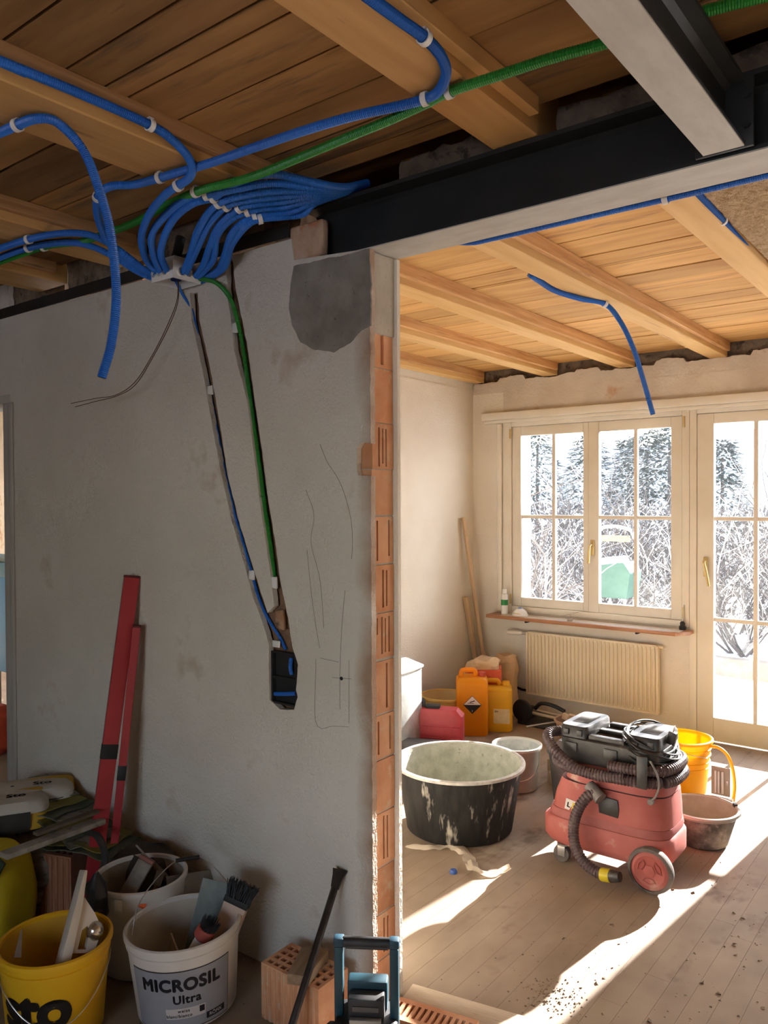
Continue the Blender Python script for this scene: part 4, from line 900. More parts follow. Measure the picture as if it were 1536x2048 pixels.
def crumb(x, y, s, z=0):
    vs = [Vector((rng.uniform(-1, 1), rng.uniform(-1, 1), rng.uniform(.2, 1)))*s+Vector((x, y, z)) for _ in range(3)]+[Vector((x-s, y-s*.6, z)), Vector((x+s, y-s*.5, z)), Vector((x, y+s, z))]
    gm.add(vs, [(0, 1, 2), (3, 5, 4), (3, 4, 1, 0), (4, 5, 2, 1), (5, 3, 0, 2)])
for _ in range(900):
    x = rng.uniform(-1.5, .1); y = rng.uniform(1.95, 3.7)
    wgt = (.25+max(0, noise.noise(Vector((x*2.2, y*2.2, 5)))*1.6)+(.5 if x > -.75 else 0))
    if rng.random() < wgt: crumb(x, y, rng.choice((.0015, .002, .0025, .003, .004)) if rng.random() < .96 else rng.uniform(.006, .012))
for _ in range(160):
    a = rng.gauss(0, .07); crumb(-1.14+a, 2.34+rng.gauss(0, .05), rng.uniform(.002, .005))
for _ in range(150): crumb(rng.uniform(-.85, .0), rng.uniform(2.0, 3.4), rng.uniform(.003, .009))
for _ in range(300): crumb(rng.uniform(-2.9, -1.5), rng.uniform(1.0, 1.88), rng.uniform(.0015, .005))
o = gm.build('grit', mat('grit', (.12, .08, .055), (.36, .28, .2), .95, 60), smooth=0, weld=0); tag(o, 'grit and mortar crumbs scattered over the dusty floor', 'grit', kind='stuff')
# ================================================================== VACUUM CLEANER
VO = Vector((-1.325, 3.385, 0))
vac = thing('vacuum_cleaner', 'dusty red workshop vacuum cleaner with hose wound round its black head', 'vacuum cleaner', VO)
vred = mat('vac_red', (.34, .075, .06), (.44, .125, .10), .62, 4, bump=.05, spots=(.50, .28, .22), sscale=5, samt=.58)
vred2 = mat('vac_red_band', (.30, .075, .065), (.38, .12, .10), .62, 5)
vblk = mat('vac_black', (.020, .018, .017), (.045, .04, .036), .42, 12, bump=.08, spots=(.12, .10, .085), sscale=20, samt=.62, spec=.5)
vwell = mat('vac_well', (.035, .03, .026), (.07, .06, .05), .8, 14)
vgrey = mat('vac_grey', (.16, .14, .125), (.24, .21, .19), .55, 8)
def V(x, y, Y): return PY(x, y, Y)-VO
mb = MB(); loft(mb, [(.075, .22, .135, 5, -.02, 0), (.085, .27, .155, 4.5, -.02, 0), (.11, .288, .165, 4.5, -.022, 0), (.185, .288, .166, 4.5, -.022, 0), (.198, .276, .160, 4.5, -.018, 0)], 56); mb.build('lower_pan', vred, vac, smooth=50)
mb = MB(); loft(mb, [(.199, .268, .158, 4.5, -.014, 0), (.215, .272, .159, 4.5, -.014, 0), (.235, .266, .155, 4.5, -.012, 0)], 56); mb.build('band', vred2, vac, smooth=50)
mb = MB(); loft(mb, [(.236, .264, .157, 4, -.010, 0), (.30, .256, .153, 4, -.004, 0), (.365, .240, .147, 4, .006, 0)], 56); mb.build('container', vred, vac, smooth=50)
mb = MB(); loft(mb, [(.366, .228, .142, 4, .015, 0), (.369, .228, .142, 4, .015, 0)], 56); mb.build('seal', blk, vac)
mb = MB(); loft(mb, [(.370, .232, .146, 3.6, .015, 0), (.40, .222, .143, 3.6, .018, 0), (.44, .205, .135, 3.6, .02, 0), (.452, .19, .128, 3.6, .02, 0)], 56); mb.build('motor_head', vred, vac, smooth=50)
for i in range(18): MB().box(-.17+i*.016, -.164+i*.016, -.1465, -.141, .405, .424).build('vent_slot', blk, vac)
# black head
mb = MB(); loft(mb, [(.453, .208, .135, 6, 0, 0), (.47, .222, .145, 7, 0, 0), (.555, .222, .145, 8, 0, 0), (.56, .216, .14, 8, 0, 0)], 56); mb.build('head', vblk, vac, smooth=45)
def hump(x0, x1, y0, y1, h, nme='hump'):
    cx, cy, hx, hy = (x0+x1)/2, (y0+y1)/2, (x1-x0)/2, (y1-y0)/2
    m_ = MB(); loft(m_, [(.5602, hx, hy, 7, cx, cy), (.56+h*.8, hx*.97, hy*.97, 7, cx, cy), (.56+h, hx*.90, hy*.92, 7, cx, cy)], 36); o = m_.build(nme, vblk, vac, smooth=45)
    MB().box(cx-hx*.5, cx+hx*.55, cy-hy*.45, cy+hy*.55, .56+h-.002, .56+h+.0015).build('well', vwell, o, bevel=.001)
    for sx_ in (-.6, .3): MB().box(cx+hx*sx_, cx+hx*(sx_+.35), y0-.006, y0+.002, .56+h*.2, .56+h*.75).build('catch', vblk, o, bevel=.003)
    return o
hump(-.222, -.085, -.140, .140, .048); hump(.075, .222, -.125, .140, .048)
for y in (-.135, -.02, .10): MB().box(-.084, .074, y, y+.035, .5602, .580).build('cross_bar', vblk, vac, bevel=.005)
MB().box(-.083, .073, -.099, -.021, .5602, .564).build('well', vwell, vac); MB().box(-.083, .073, .016, .099, .5602, .564).build('well', vwell, vac)
for x in (-.16, .02): MB().box(x-.03, x+.03, -.151, -.1445, .50, .54).build('front_catch', vblk, vac, bevel=.004)
# hose wound round the head
hm = mat('vac_hose', (.060, .034, .036), (.11, .075, .072), .5, 18, spots=(.2, .16, .145), sscale=20, samt=.6)
def loop(rx, ry, z, a0, a1, n=26, e=3.2, dz=0):
    out = []
    for k in range(n+1):
        a = a0+(a1-a0)*k/n; c, s = math.cos(a), math.sin(a)
        out.append(Vector((rx*abs(c)**(2/e)*(1 if c > 0 else -1), ry*abs(s)**(2/e)*(1 if s > 0 else -1), z+dz*k/n)))
    return out
def hose(pts, nme, r=.0235): MB().tube(spline(pts, .0034), r, 12, corr=(1, 1, .88, .88)).build(nme, hm, vac, smooth=20, weld=0)
hose(loop(.262, .183, .436, R(-30), R(325), 30, 3, .0), 'hose_coil')
hose(loop(.256, .180, .484, R(-88), R(190), 30, 3), 'hose_coil')
hose([V(1190, 1480, 3.40), V(1150, 1464, 3.36), V(1112, 1462, 3.30), V(1096, 1468, 3.24), V(1100, 1486, 3.20), V(1122, 1512, 3.185), V(1155, 1538, 3.19), V(1200, 1552, 3.20), V(1250, 1556, 3.205)], 'hose_loop')
hp = [V(1192, 1582, 3.20), V(1172, 1596, 3.175), V(1155, 1622, 3.16), V(1147, 1655, 3.155), V(1150, 1690, 3.15), V(1166, 1722, 3.14), V(1190, 1742, 3.13), V(1208, 1750, 3.125)]
hose(hp, 'hose_end')
MB().tube([V(1204, 1749, 3.127), V(1222, 1752, 3.122)], .027, 16).build('yellow_collar', mat('collar_yellow', (.55, .42, .02), None, .5), vac)
MB().tube([V(1222, 1752, 3.122), V(1240, 1754, 3.118)], .026, 16, rr=[.026, .02]).build('hose_tip', vblk, vac)
MB().tube([V(1178, 1570, 3.21), V(1202, 1598, 3.19)], .022, 16, rr=[.025, .028]).build('hose_connector', vgrey, vac)
MB().prism([(-.042, -.03), (.042, -.036), (.046, .0), (.04, .04), (-.03, .045), (-.046, .01)], -.008, 0, 'y').build('intake_plate', vblk, vac, bevel=.006, loc=V(1218, 1615, 3.235))
# strap, cable and coil
MB().box(-.022, .022, -.008, .004, 0, .135).build('strap', vblk, vac, bevel=.006, loc=V(1284, 1578, 3.195))
MB().tube(spline([V(1300, 1522, 3.19), V(1312, 1545, 3.185), V(1318, 1570, 3.19), V(1312, 1592, 3.20), V(1302, 1602, 3.235)], .01), .0042, 8).build('power_lead', vgrey, vac)
MB().lathe([(0, 0), (.014, 0), (.012, .012), (0, .012)], 14, M=Matrix.Translation(V(1302, 1603, 3.238)) @ Matrix.Rotation(R(90), 4, 'X')).build('lead_gland', vgrey, vac)
cm_ = mat('cable_black', (.018, .017, .016), (.05, .045, .04), .45, 20)
rng = random.Random(5)
for k in range(9):
    rx, ry = .098+rng.uniform(-.015, .018), .145+rng.uniform(-.012, .02); z = .545+k*.006+rng.uniform(-.004, .004); tilt = rng.uniform(-.03, .03)
    P = [Vector((.145+rx*math.cos(a), .0+ry*math.sin(a), z+.045*math.cos(a)*-.6+tilt*math.sin(a)-.012*(1+math.cos(a)))) for a in [2*math.pi*i/28 for i in range(28)]]
    MB().tube(P, .0042, 7, closed=True).build('cable_turn', cm_, vac)
pg = MB().box(-.017, .017, -.014, .014, 0, .055).build('plug', vblk, vac, bevel=.005, loc=(.235, -.03, .575), rot=(R(5), R(12), 0))
for y in (-.007, .007): MB().tube([(0, y, .054), (0, y, .08)], .0022, 6).build('plug_pin', metal_m, pg)
# sticker
st = MB().box(-.05, .05, -.001, 0, -.024, .024).build('sticker', mat('sticker_white', (.62, .55, .5), None, .6), vac, loc=V(1152, 1615, 3.2345), rot=(0, R(10), 0))
MB().box(-.018, .004, -.0012, 0, -.016, .016).build('sticker_block', mat('sticker_yellow', (.6, .4, .05), None, .6), st, loc=(0, -.001, 0))
MB().box(.028, .046, -.0012, 0, -.02, .02).build('sticker_block', mat('sticker_red', (.45, .12, .1), None, .6), st, loc=(0, -.001, 0))
mapped(text_mb('L', .03, bold=.0012), lambda x, y, z: (x-.034, -.0016, y-.011)).build('sticker_letter', MATS['label_black'], st, smooth=0)
MB().prism([(.007, -.012), (.025, -.012), (.016, .012)], -.0022, -.001, 'y').build('sticker_mark', MATS['label_black'], st)
# wheels
tyre = mat('tyre_dusty', (.06, .05, .045), (.16, .13, .11), .85, 14)
for sy in (-1, 1):
    w = thing('wheel'); w.parent = vac; w.location = (.205 if sy < 0 else .13, sy*.185, .094); w.rotation_euler = (R(90) if sy < 0 else R(-90), 0, 0)
    MB().lathe([(.078, -.02), (.090, -.016), (.094, 0), (.090, .016), (.078, .02)], 40, closed=True).build('tyre', tyre, w, smooth=40)
    MB().lathe([(0, -.014), (.078, -.018), (.080, .012), (.062, .019), (.055, .016), (0, .016)], 40).build('hub', vred, w, smooth=25)
    tri = [(.026*math.cos(R(90+120*k+d)), .026*math.sin(R(90+120*k+d))) for k in range(3) for d in (-28, 28)]
    MB().prism(tri, .0162, .0195).build('hub_triangle', vred, w, bevel=.002)
    for k in range(3):
        a = R(30+120*k); P = [(math.cos(a+R(t))*r, math.sin(a+R(t))*r, .0185) for t, r in ((-32, .048), (0, .05), (32, .048), (28, .034), (0, .027), (-28, .034))]
        MB().tube(P, .0022, 6, closed=True).build('hub_rib', vred, w)
for y in (-.115, .115):
    c = thing('caster'); c.parent = vac; c.location = (-.205, y-.02, 0)
    MB().lathe([(.012, -.016), (.036, -.013), (.038, 0), (.036, .013), (.012, .016)], 24, M=Matrix.Translation((0, 0, .038)) @ Matrix.Rotation(R(90), 4, 'X'), closed=True).build('caster_wheel', tyre, c)
    for s in (-1, 1): MB().box(-.014, .02, s*.018-.0015, s*.018+.0015, .03, .075).build('fork', metal_m, c, bevel=.001)
    MB().lathe([(0, 0), (.026, 0), (.026, .008), (0, .008)], 20, c=(.004, 0, .0755)).build('swivel', metal_m, c)
    MB().tube([(0, -.021, .038), (0, .021, .038)], .005, 8).build('axle', metal_m, c)
# ================================================================== THINGS IN THE NEAR ROOM
dirt_in = mat('bucket_dirt', (.20, .15, .10), (.34, .27, .20), .9, 10)
# ---- white pail with the grey label (oval)
MC = Vector((-2.035, 1.60, 0)); MA = toward(MC)
mp = thing('bucket', 'white oval paint bucket with grey printed label, nearest the hollow brick', 'bucket', MC)
mp.matrix_world = Matrix.Translation(MC+Vector((0, 0, .006))) @ Matrix.Rotation(R(-3), 4, CF)
wpl = mat('white_bucket', (.62, .59, .54), (.72, .69, .64), .5, 5, spots=(.4, .33, .26), sscale=10, samt=.68)
HM = .262; rfm = lambda z: .152+(.175-.152)*z/HM
pail(mp, .152, .175, HM, wpl, mat('white_bucket_in', (.45, .38, .29), (.62, .57, .49), .7, 4), rim=.006, ribs=(.225,), n=64)
glab = mat('label_grey', (.26, .27, .30), (.33, .345, .375), .5, 5, spots=(.5, .5, .5), sscale=11, samt=.68)
AL = MA-R(5)
patch(mp, MATS['label_black'], rfm, .016, .199, AL-R(56), AL+R(56), 'label_border', .0007, 40)
patch(mp, glab, rfm, .019, .196, AL-R(55), AL+R(55), 'label', .0013, 40)
ink = mat('print_black', (.012, .012, .02), None, .5)
wrap('MICROSIL', .052, mp, ink, rfm, .138, AL, 'lettering', .0026, off=.002, space=1.08)
wrap('Ultra', .036, mp, ink, rfm, .098, AL+R(6), 'lettering', .0014, off=.002, space=1.1)
patch(mp, mat('label_white2', (.62, .6, .58), None, .6), rfm, .050, .082, AL-R(17), AL+R(25), 'sublabel', .0019, 12)
wrap('weiss', .014, mp, ink, rfm, .070, AL+R(2), 'lettering', .0003, off=.0026, space=1.15)
wrap('blanc/bianco', .0135, mp, ink, rfm, .055, AL-R(3), 'lettering', .0003, off=.0026, space=1.1)
patch(mp, ink, rfm, .060, .079, AL+R(18.5), AL+R(24), 'sublabel_stamp', .0026, 4)
patch(mp, ink, rfm, .030, .050, AL+R(26), AL+R(49), 'maker_block', .0019, 10)
wrap('RÖFIX', .015, mp, MATS['label_white2'], rfm, .0355, AL+R(37), 'lettering', .0003, off=.0028)
# bail standing up with grip
def bail(root, rt, h, a0, pts, grip, m=metal_m):
    MB().tube(spline(pts, .012), .0018, 6).build('bail', m, root)
    MB().tube(grip, .0065, 10).build('grip', blk, root)
bp = [PD(272, 1868, 2.53), PD(282, 1820, 2.56), PD(305, 1780, 2.60), PD(340, 1742, 2.64), PD(365, 1724, 2.665), PD(388, 1720, 2.68), PD(412, 1718, 2.69), PD(440, 1740, 2.68), PD(470, 1778, 2.655), PD(492, 1812, 2.63)]
bail(mp, .175, HM, 0, [p-MC for p in bp], [PD(364, 1723, 2.665)-MC, PD(411, 1718, 2.69)-MC])
# its tools
def mtx(a, b, roll=0):
    a, b = Vector(a), Vector(b); z = (b-a).normalized(); x = Vector((0, 0, 1)).cross(z); x = x.normalized() if x.length > .05 else Vector((1, 0, 0)); y = z.cross(x)
    M_ = Matrix((x, y, z)).transposed().to_4x4() @ Matrix.Rotation(roll, 4, 'Z'); M_.translation = a; return M_, (b-a).length
def place(o, M_): o.matrix_world = M_; return o
br = thing('paint_brush', 'wide black-bristled block brush standing in the labelled white bucket', 'brush')
M_, L_ = mtx(MC+Vector((.035, .045, .06)), PD(485, 1775, 2.58), R(62)); br.matrix_world = M_
MB().box(-.04, .04, -.016, .016, 0, L_-.05).build('wooden_block', mat('brush_wood', (.55, .42, .34), (.64, .5, .42), .7, 6), br, bevel=.006)
MB().box(-.042, .042, -.018, .018, L_-.055, L_-.035).build('ferrule', blk, br, bevel=.002)
bs = MB(); rng = random.Random(9)
for i in range(240):
    x, y = rng.uniform(-.046, .046), rng.uniform(-.02, .02); 
    bs.tube([(x*.85, y*.85, L_-.04), (x, y, L_-.015), (x*1.1+rng.uniform(-.006, .006), y*1.25+rng.uniform(-.006, .006), L_+.012+rng.uniform(-.004, .004))], .0016, 4, rr=[.0018, .0016, .0008])
o = bs.build('bristles', mat('bristle_black', (.02, .022, .026), None, .6), br, smooth=0, weld=0); o['kind'] = 'stuff'
tw = thing('notched_trowel', 'black and grey steel trowel standing in the labelled white bucket', 'trowel')
M_, L_ = mtx(MC+Vector((-.01, .02, .05)), PD(435, 1762, 2.60), R(60)); tw.matrix_world = M_
MB().box(-.048, .048, -.001, .001, .02, L_).build('blade', mat('blade_dark', (.10, .12, .12), (.2, .23, .22), .4, 8, metal=.4), tw)
MB().box(-.02, .022, -.024, -.002, .07, L_-.06).build('handle', mat('trowel_black', (.02, .024, .03), (.06, .07, .085), .5, 14, spots=(.3, .35, .42), sscale=20, samt=.66), tw, bevel=.009)
rb = thing('round_brush', 'small round brush with red collar in the labelled white bucket', 'brush')
M_, L_ = mtx(MC+Vector((-.01, -.07, .06)), PD(420, 1848, 2.47), 0); rb.matrix_world = M_
MB().lathe([(0, 0), (.018, 0), (.02, L_-.05), (.024, L_-.045), (0, L_-.045)], 18).build('handle', white_pl, rb)
MB().lathe([(.026, L_-.05), (.030, L_-.045), (.030, L_-.02), (.026, L_-.015), (0, L_-.015)], 20).build('collar', mat('collar_red', (.42, .07, .05), (.5, .13, .1), .6, 8), rb)
bs = MB()
for i in range(160):
    a, r_ = rng.uniform(0, 6.28), .026*rng.random()**.5; x, y = r_*math.cos(a), r_*math.sin(a)
    bs.tube([(x, y, L_-.018), (x*1.2, y*1.2, L_+.012+rng.uniform(-.005, .005))], .0016, 4, rr=[.0017, .0008])
o = bs.build('bristles', MATS['bristle_black'], rb, smooth=0, weld=0); o['kind'] = 'stuff'
o = MB().box(-.055, .055, -.003, .003, 0, .19).build('wooden_slip', mat('slip_wood', (.34, .24, .14), (.44, .33, .2), .8, 5, (6, 6, 1)), bevel=.001)
place(o, mtx(MC+Vector((-.04, -.05, .02)), PD(352, 1862, 2.52), R(20))[0]); tag(o, 'thin wooden slip lying inside the labelled white bucket', 'wood strip')
# ---- plain white pail behind
WC = Vector((-2.355, 1.655, 0))
w2_ = thing('bucket', 'plain white bucket of hand tools between yellow and labelled buckets', 'bucket', WC)
pail(w2_, .128, .150, .31, wpl, dirt_in, n=56)
MB().box(-.014, .014, -.004, .004, -.02, .02).build('bail_lug', wpl, w2_, bevel=.003, loc=(.07, -.135, .272), rot=(0, 0, R(28)))
lv = thing('short_level', 'short grey spirit level leaning in the plain white bucket', 'spirit level')
M_, L_ = mtx(PD(236, 1822, 2.70), PD(292, 1722, 2.74), R(60)); lv.matrix_world = M_
alu = mat('alu_dirty', (.20, .19, .17), (.33, .31, .28), .55, 12, metal=.3, spots=(.12, .11, .1), samt=.6)
MB().box(-.026, .026, -.011, .011, -.10, L_).build('bar', alu, lv, bevel=.003)
MB().box(-.027, .027, -.012, .012, L_, L_+.012).build('end_cap', mat('cap_pink', (.30, .13, .11), None, .7), lv, bevel=.003)
MB().box(-.013, .013, -.0135, -.0112, L_*.58, L_*.80).build('vial_window', mat('vial_yellow', (.35, .33, .12), None, .3), lv, bevel=.005)
MB().tube([(0, -.0145, L_*.61), (0, -.0145, L_*.77)], .005, 8).build('vial', mat('vial_green', (.25, .3, .05), None, .2), lv)
for k in range(5): MB().box(-.012, .004+.006*(k % 2), -.0125, -.0112, L_*(.2+.05*k), L_*(.2+.05*k)+.003).build('scale_mark', blk, lv)
def tool(name, label, a, b, w, d, m, hm_, roll=0, split=.55):
    t = thing(name, label, name.split('_')[-1]); M2, L2 = mtx(a, b, roll); t.matrix_world = M2
    MB().box(-w/2, w/2, -d/2, d/2, L2*split, L2).build('blade', m, t, bevel=min(w, d)*.2)
    MB().tube([(0, 0, 0), (0, 0, L2*split*.5), (0, 0, L2*split)], max(d, .011), 10, rr=[.010, .013, .008]).build('handle', hm_, t)
    return t
rust = mat('rusty_steel', (.11, .075, .05), (.20, .15, .11), .7, 14)
tool('flat_chisel', 'rusty flat chisel sticking out of the plain white bucket', PD(300, 1810, 2.74), PD(322, 1742, 2.80), .03, .008, rust, mat('handle_brown', (.16, .09, .05), None, .7), R(40))
tool('masonry_scraper', 'wide dark scraper at the back of the plain white bucket', PD(335, 1810, 2.74), PD(362, 1765, 2.80), .05, .004, mat('blade_dull', (.13, .15, .15), (.2, .22, .21), .5, 6), MATS['handle_brown'], R(50))
tool('pointing_trowel', 'small dirty trowel lying over the plain white bucket', PD(340, 1765, 2.86), PD(272, 1690, 2.86), .03, .006, alu, rust, R(30))
bn = thing('black_bag', 'black plastic bag hanging over the edge of the plain white bucket', 'bag', PD(192, 1800, 2.60))
mb = MB(); loft(mb, [(-.07, .03, .03, 2.5, 0, 0), (-.02, .035, .035, 2.5, 0, 0), (.05, .03, .03, 2.5, 0, 0), (.09, .012, .012, 2, 0, 0)], 20); mb.build('bag_body', mat('bag_black', (.012, .012, .013), None, .35), bn, jit=.012, jfreq=30, sub=1, smooth=20)
o = MB().lathe([(0, 0), (.011, .0), (.013, .03), (.009, .04), (0, .042)], 14).build('orange_plug', mat('plug_orange', (.75, .13, .03), None, .5)); place(o, mtx(PD(292, 1812, 2.64), PD(276, 1806, 2.64))[0]); tag(o, 'bright orange plastic plug among the hand tools', 'plug')
gt = thing('steel_float', 'large dull steel float leaning behind the white buckets', 'float')
M_, L_ = mtx(PD(395, 1830, 2.80), PD(385, 1745, 2.86), R(30)); gt.matrix_world = M_
MB().box(-.12, .12, -.001, .001, -.02, L_).build('blade', mat('float_steel', (.22, .19, .15), (.32, .28, .22), .4, 6, metal=.5), gt)
MB().tube([(-.06, -.03, L_*.4), (.06, -.03, L_*.4)], .012, 10).build('handle', MATS['handle_brown'], gt)
# ---- yellow pail
SCN = Vector((-2.262, 1.285, 0)); SA = toward(SCN)
yp = thing('bucket', 'yellow plastic bucket with large black lettering at the lower left', 'bucket', SCN)
yop = mat('yellow_bucket', (.74, .42, .012), (.80, .47, .02), .45, 4, spots=(.6, .36, .06), sscale=9, samt=.66)
HS = .278; rfs = lambda z: .136+(.158-.136)*z/HS
pail(yp, .136, .158, HS, yop, mat('yellow_bucket_in', (.58, .32, .03), (.68, .40, .05), .6, 5), ribs=(.235,), n=64)
ink2 = mat('print_black2', (.012, .011, .01), None, .5)
wrap('sto', .165, yp, ink2, rfs, .092, SA-R(24), 'lettering', .0075, off=.0015, space=.95)
MB().tube(spline([(rfs(.22)*1.03*math.cos(SA+t), rfs(.22)*1.03*math.sin(SA+t), .215-.12*math.cos(t*1.0)**2) for t in [R(d) for d in range(-90, 91, 15)]], .015), .0018, 6).build('bail', metal_m, yp)
fl = thing('plastic_float', 'white plastic float with slotted handle standing in the yellow bucket', 'float')
M_, L_ = mtx(PD(128, 1905, 2.36), PD(168, 1740, 2.46), R(225)); fl.matrix_world = M_
mw_ = mat('float_white', (.52, .46, .38), (.64, .58, .5), .6, 6)
MB().prism([(-.012, -.08), (.02, -.08), (.014, L_*.6), (.004, L_), (-.006, L_)], -.030, .030, 'y').build('plate', mw_, fl, bevel=.003)
hg_ = slab2d([(.02, .0), (.085, .005), (.092, .07), (.06, .11), (.018, .15)], [[(.034, .01), (.058, .012), (.058, .062), (.046, .074), (.034, .062)]], -.012, .012); hg_.build('handle', mw_, fl, smooth=30)
cup = thing('metal_cup', 'shiny metal ladle bowl inside the yellow bucket', 'ladle', PD(190, 1862, 2.42))
MB().ball((0, 0, 0), .026, .026, .03).build('bowl', mat('shiny_steel', (.5, .45, .38), None, .2, metal=.9), cup); MB().tube([(0, .01, -.02), (-.005, .02, -.12)], .006, 8).build('shank', metal_m, cup)
o = MB().prism([(-.010, 0), (.010, 0), (.003, .07), (-.001, .075)], -.001, .001, 'y').build('knife_blade', rust); place(o, mtx(PD(35, 1915, 2.30), PD(42, 1870, 2.32), R(20))[0]); tag(o, 'pointed grey blade tip inside the yellow bucket', 'blade')
# ---- hollow brick with wood block
hbk = thing('hollow_brick', 'orange hollow clay brick with perforated top by the crowbar', 'brick', (-1.805, 1.70, 0), R(1))
bwid, bdep, bh = .235, .135, .172
ho = []
for i in range(8):
    for j in range(4):
        if (i, j) in ((4, 1), (4, 2)): continue
        ho.append((.012+i*.0275, .012+i*.0275+.019, .012+j*.03, .012+j*.03+.019))
hg2 = heightgrid(bwid, bdep, ho, .07, .16)
o = hg2.build('perforated_body', brickm, hbk, smooth=0); o.matrix_local = Matrix.Translation((0, 0, bh)) @ Matrix(((1, 0, 0, 0), (0, 0, 1, 0), (0, -1, 0, 0), (0, 0, 0, 1)))
for i in range(11): MB().box(.012+i*.02, .022+i*.02, -.002, .0005, .0, bh-.006).build('side_rib', brickm, hbk, bevel=.001)
for i in range(6): MB().box(-.002, .0005, .012+i*.02, .022+i*.02, .0, bh-.006).build('side_rib', brickm, hbk, bevel=.001)
MB().box(.0, bwid, .001, bdep-.001, 0, .015).build('foot', brickm, hbk)
wb = MB().prism([(-.03, 0), (.035, .0), (.045, .15), (.0, .165), (-.04, .14)], 0, .032).build('wood_block', mat('block_wood', (.26, .17, .10), (.38, .27, .17), .85, 6, (8, 1, 8)), bevel=.002, jit=.002); wb.location = (-1.632, 1.678, .1735); wb.rotation_euler = (0, 0, R(22)); tag(wb, 'rough wooden block lying on the perforated hollow brick', 'wood block')
# ---- crowbar
cb = thing('crowbar', 'black iron crowbar leaning against the partition over the hollow brick', 'crowbar')
A_, B_ = PZ(546, 2172, .0), PY(680, 1742, 1.893); M_, L_ = mtx(A_, B_, R(20)); cb.matrix_world = M_
iron = mat('iron_black', (.018, .015, .014), (.05, .04, .036), .45, 18, metal=.3, spots=(.22, .18, .15), sscale=16, samt=.66)
MB().prism([(.0115*math.cos(R(60*k)), .0115*math.sin(R(60*k))) for k in range(6)], 0.002, L_-.05).build('shaft', iron, cb, bevel=.001)
MB().add([(-.012, -.011, L_-.052), (.012, -.011, L_-.052), (.012, .011, L_-.052), (-.012, .011, L_-.052), (-.017, -.009, L_-.02), (.017, -.009, L_-.02), (.017, .012, L_-.02), (-.017, .012, L_-.02), (-.024, .0, L_+.004), (.022, .0, L_+.002), (.024, .012, L_), (-.022, .012, L_+.004)], [(0, 1, 5, 4), (1, 2, 6, 5), (2, 3, 7, 6), (3, 0, 4, 7), (4, 5, 9, 8), (5, 6, 10, 9), (6, 7, 11, 10), (7, 4, 8, 11), (8, 9, 10, 11), (3, 2, 1, 0)]).build('claw', iron, cb, jit=.0015, jfreq=40, sub=1)
# ---- site radio
RP = Vector((-1.348, 1.655, 0)); rd = thing('site_radio', 'black and blue job-site radio with roll-bar handle at the partition end', 'radio', RP, R(33)); rd.scale = (1, 1, 1.06)
rbl = mat('radio_blue', (.012, .048, .068), (.02, .068, .092), .45, 5); rblk = mat('radio_black', (.016, .016, .018), (.035, .035, .037), .5, 10)
MB().box(-.085, .085, -.05, .07, .02, .20).build('body', rblk, rd, bevel=.012, seg=3)
for x in (-.075, .075): 
    MB().box(x-.012, x+.012, -.012, .014, .18, .375).build('handle_post', rbl, rd, bevel=.004)
    MB().box(x-.014, x+.014, -.014, .016, .375, .398).build('handle_corner', mat('radio_blue_dark', (.012, .05, .08), None, .5), rd, bevel=.005)
    MB().lathe([(0, -.02), (.02, -.02), (.026, -.012), (.026, .012), (.02, .02), (0, .02)], 24, M=Matrix.Translation((x*1.08, -.058, .185)) @ Matrix.Rotation(R(90), 4, 'Y')).build('corner_bumper', rblk, rd, smooth=40)
    MB().lathe([(0, 0), (.006, 0), (.005, .004), (0, .004)], 12, M=Matrix.Translation((x*1.0, -.0845, .175)) @ Matrix.Rotation(R(90), 4, 'X')).build('bolt_head', metal_m, rd)
    MB().box(x-.02, x+.02, -.075, .075, 0, .03).build('foot_bumper', rblk, rd, bevel=.008)
gr = MB().tube([(-.062, 0, .385), (.062, 0, .385)], .014, 16).build('grip', rblk, rd)
for k in range(5):
    a = R(180+k*32-60); MB().tube([(-.056, .0145*math.sin(a), .385+.0145*math.cos(a)), (.056, .0145*math.sin(a), .385+.0145*math.cos(a))], .0022, 6).build('grip_ridge', mat('ridge_grey', (.06, .06, .062), None, .6), gr)
MB().box(-.055, .055, .015, .06, .20, .275).build('battery_cover', rbl, rd, bevel=.006)
MB().box(-.048, .048, -.035, .014, .20, .258).build('battery', rblk, rd, bevel=.006)
MB().box(-.035, .035, -.0375, -.0345, .228, .240).build('battery_slot', mat('slot_grey', (.07, .07, .072), None, .4), rd)
MB().box(-.042, .042, -.052, -.036, .195, .215).build('rating_plate', mat('plate_silver', (.30, .28, .25), (.38, .36, .33), .4, 30, metal=.4), rd, bevel=.002)
bd = MB().prism([(-.06, .138), (.06, .138), (.06, .160), (.045, .180), (-.045, .180), (-.06, .160)], -.0545, -.049, 'y').build('badge', mat('badge_grey', (.28, .29, .29), None, .5), rd, bevel=.002)
mapped(text_mb('makita', .026, bold=.0008), lambda x, y, z: (x+y*.18, -.0552, y+.153)).build('lettering', ink, bd, smooth=0)
MB().box(-.07, .07, -.052, -.049, .035, .105).build('speaker_grille', mat('grille_dark', (.03, .03, .03), None, .8), rd)
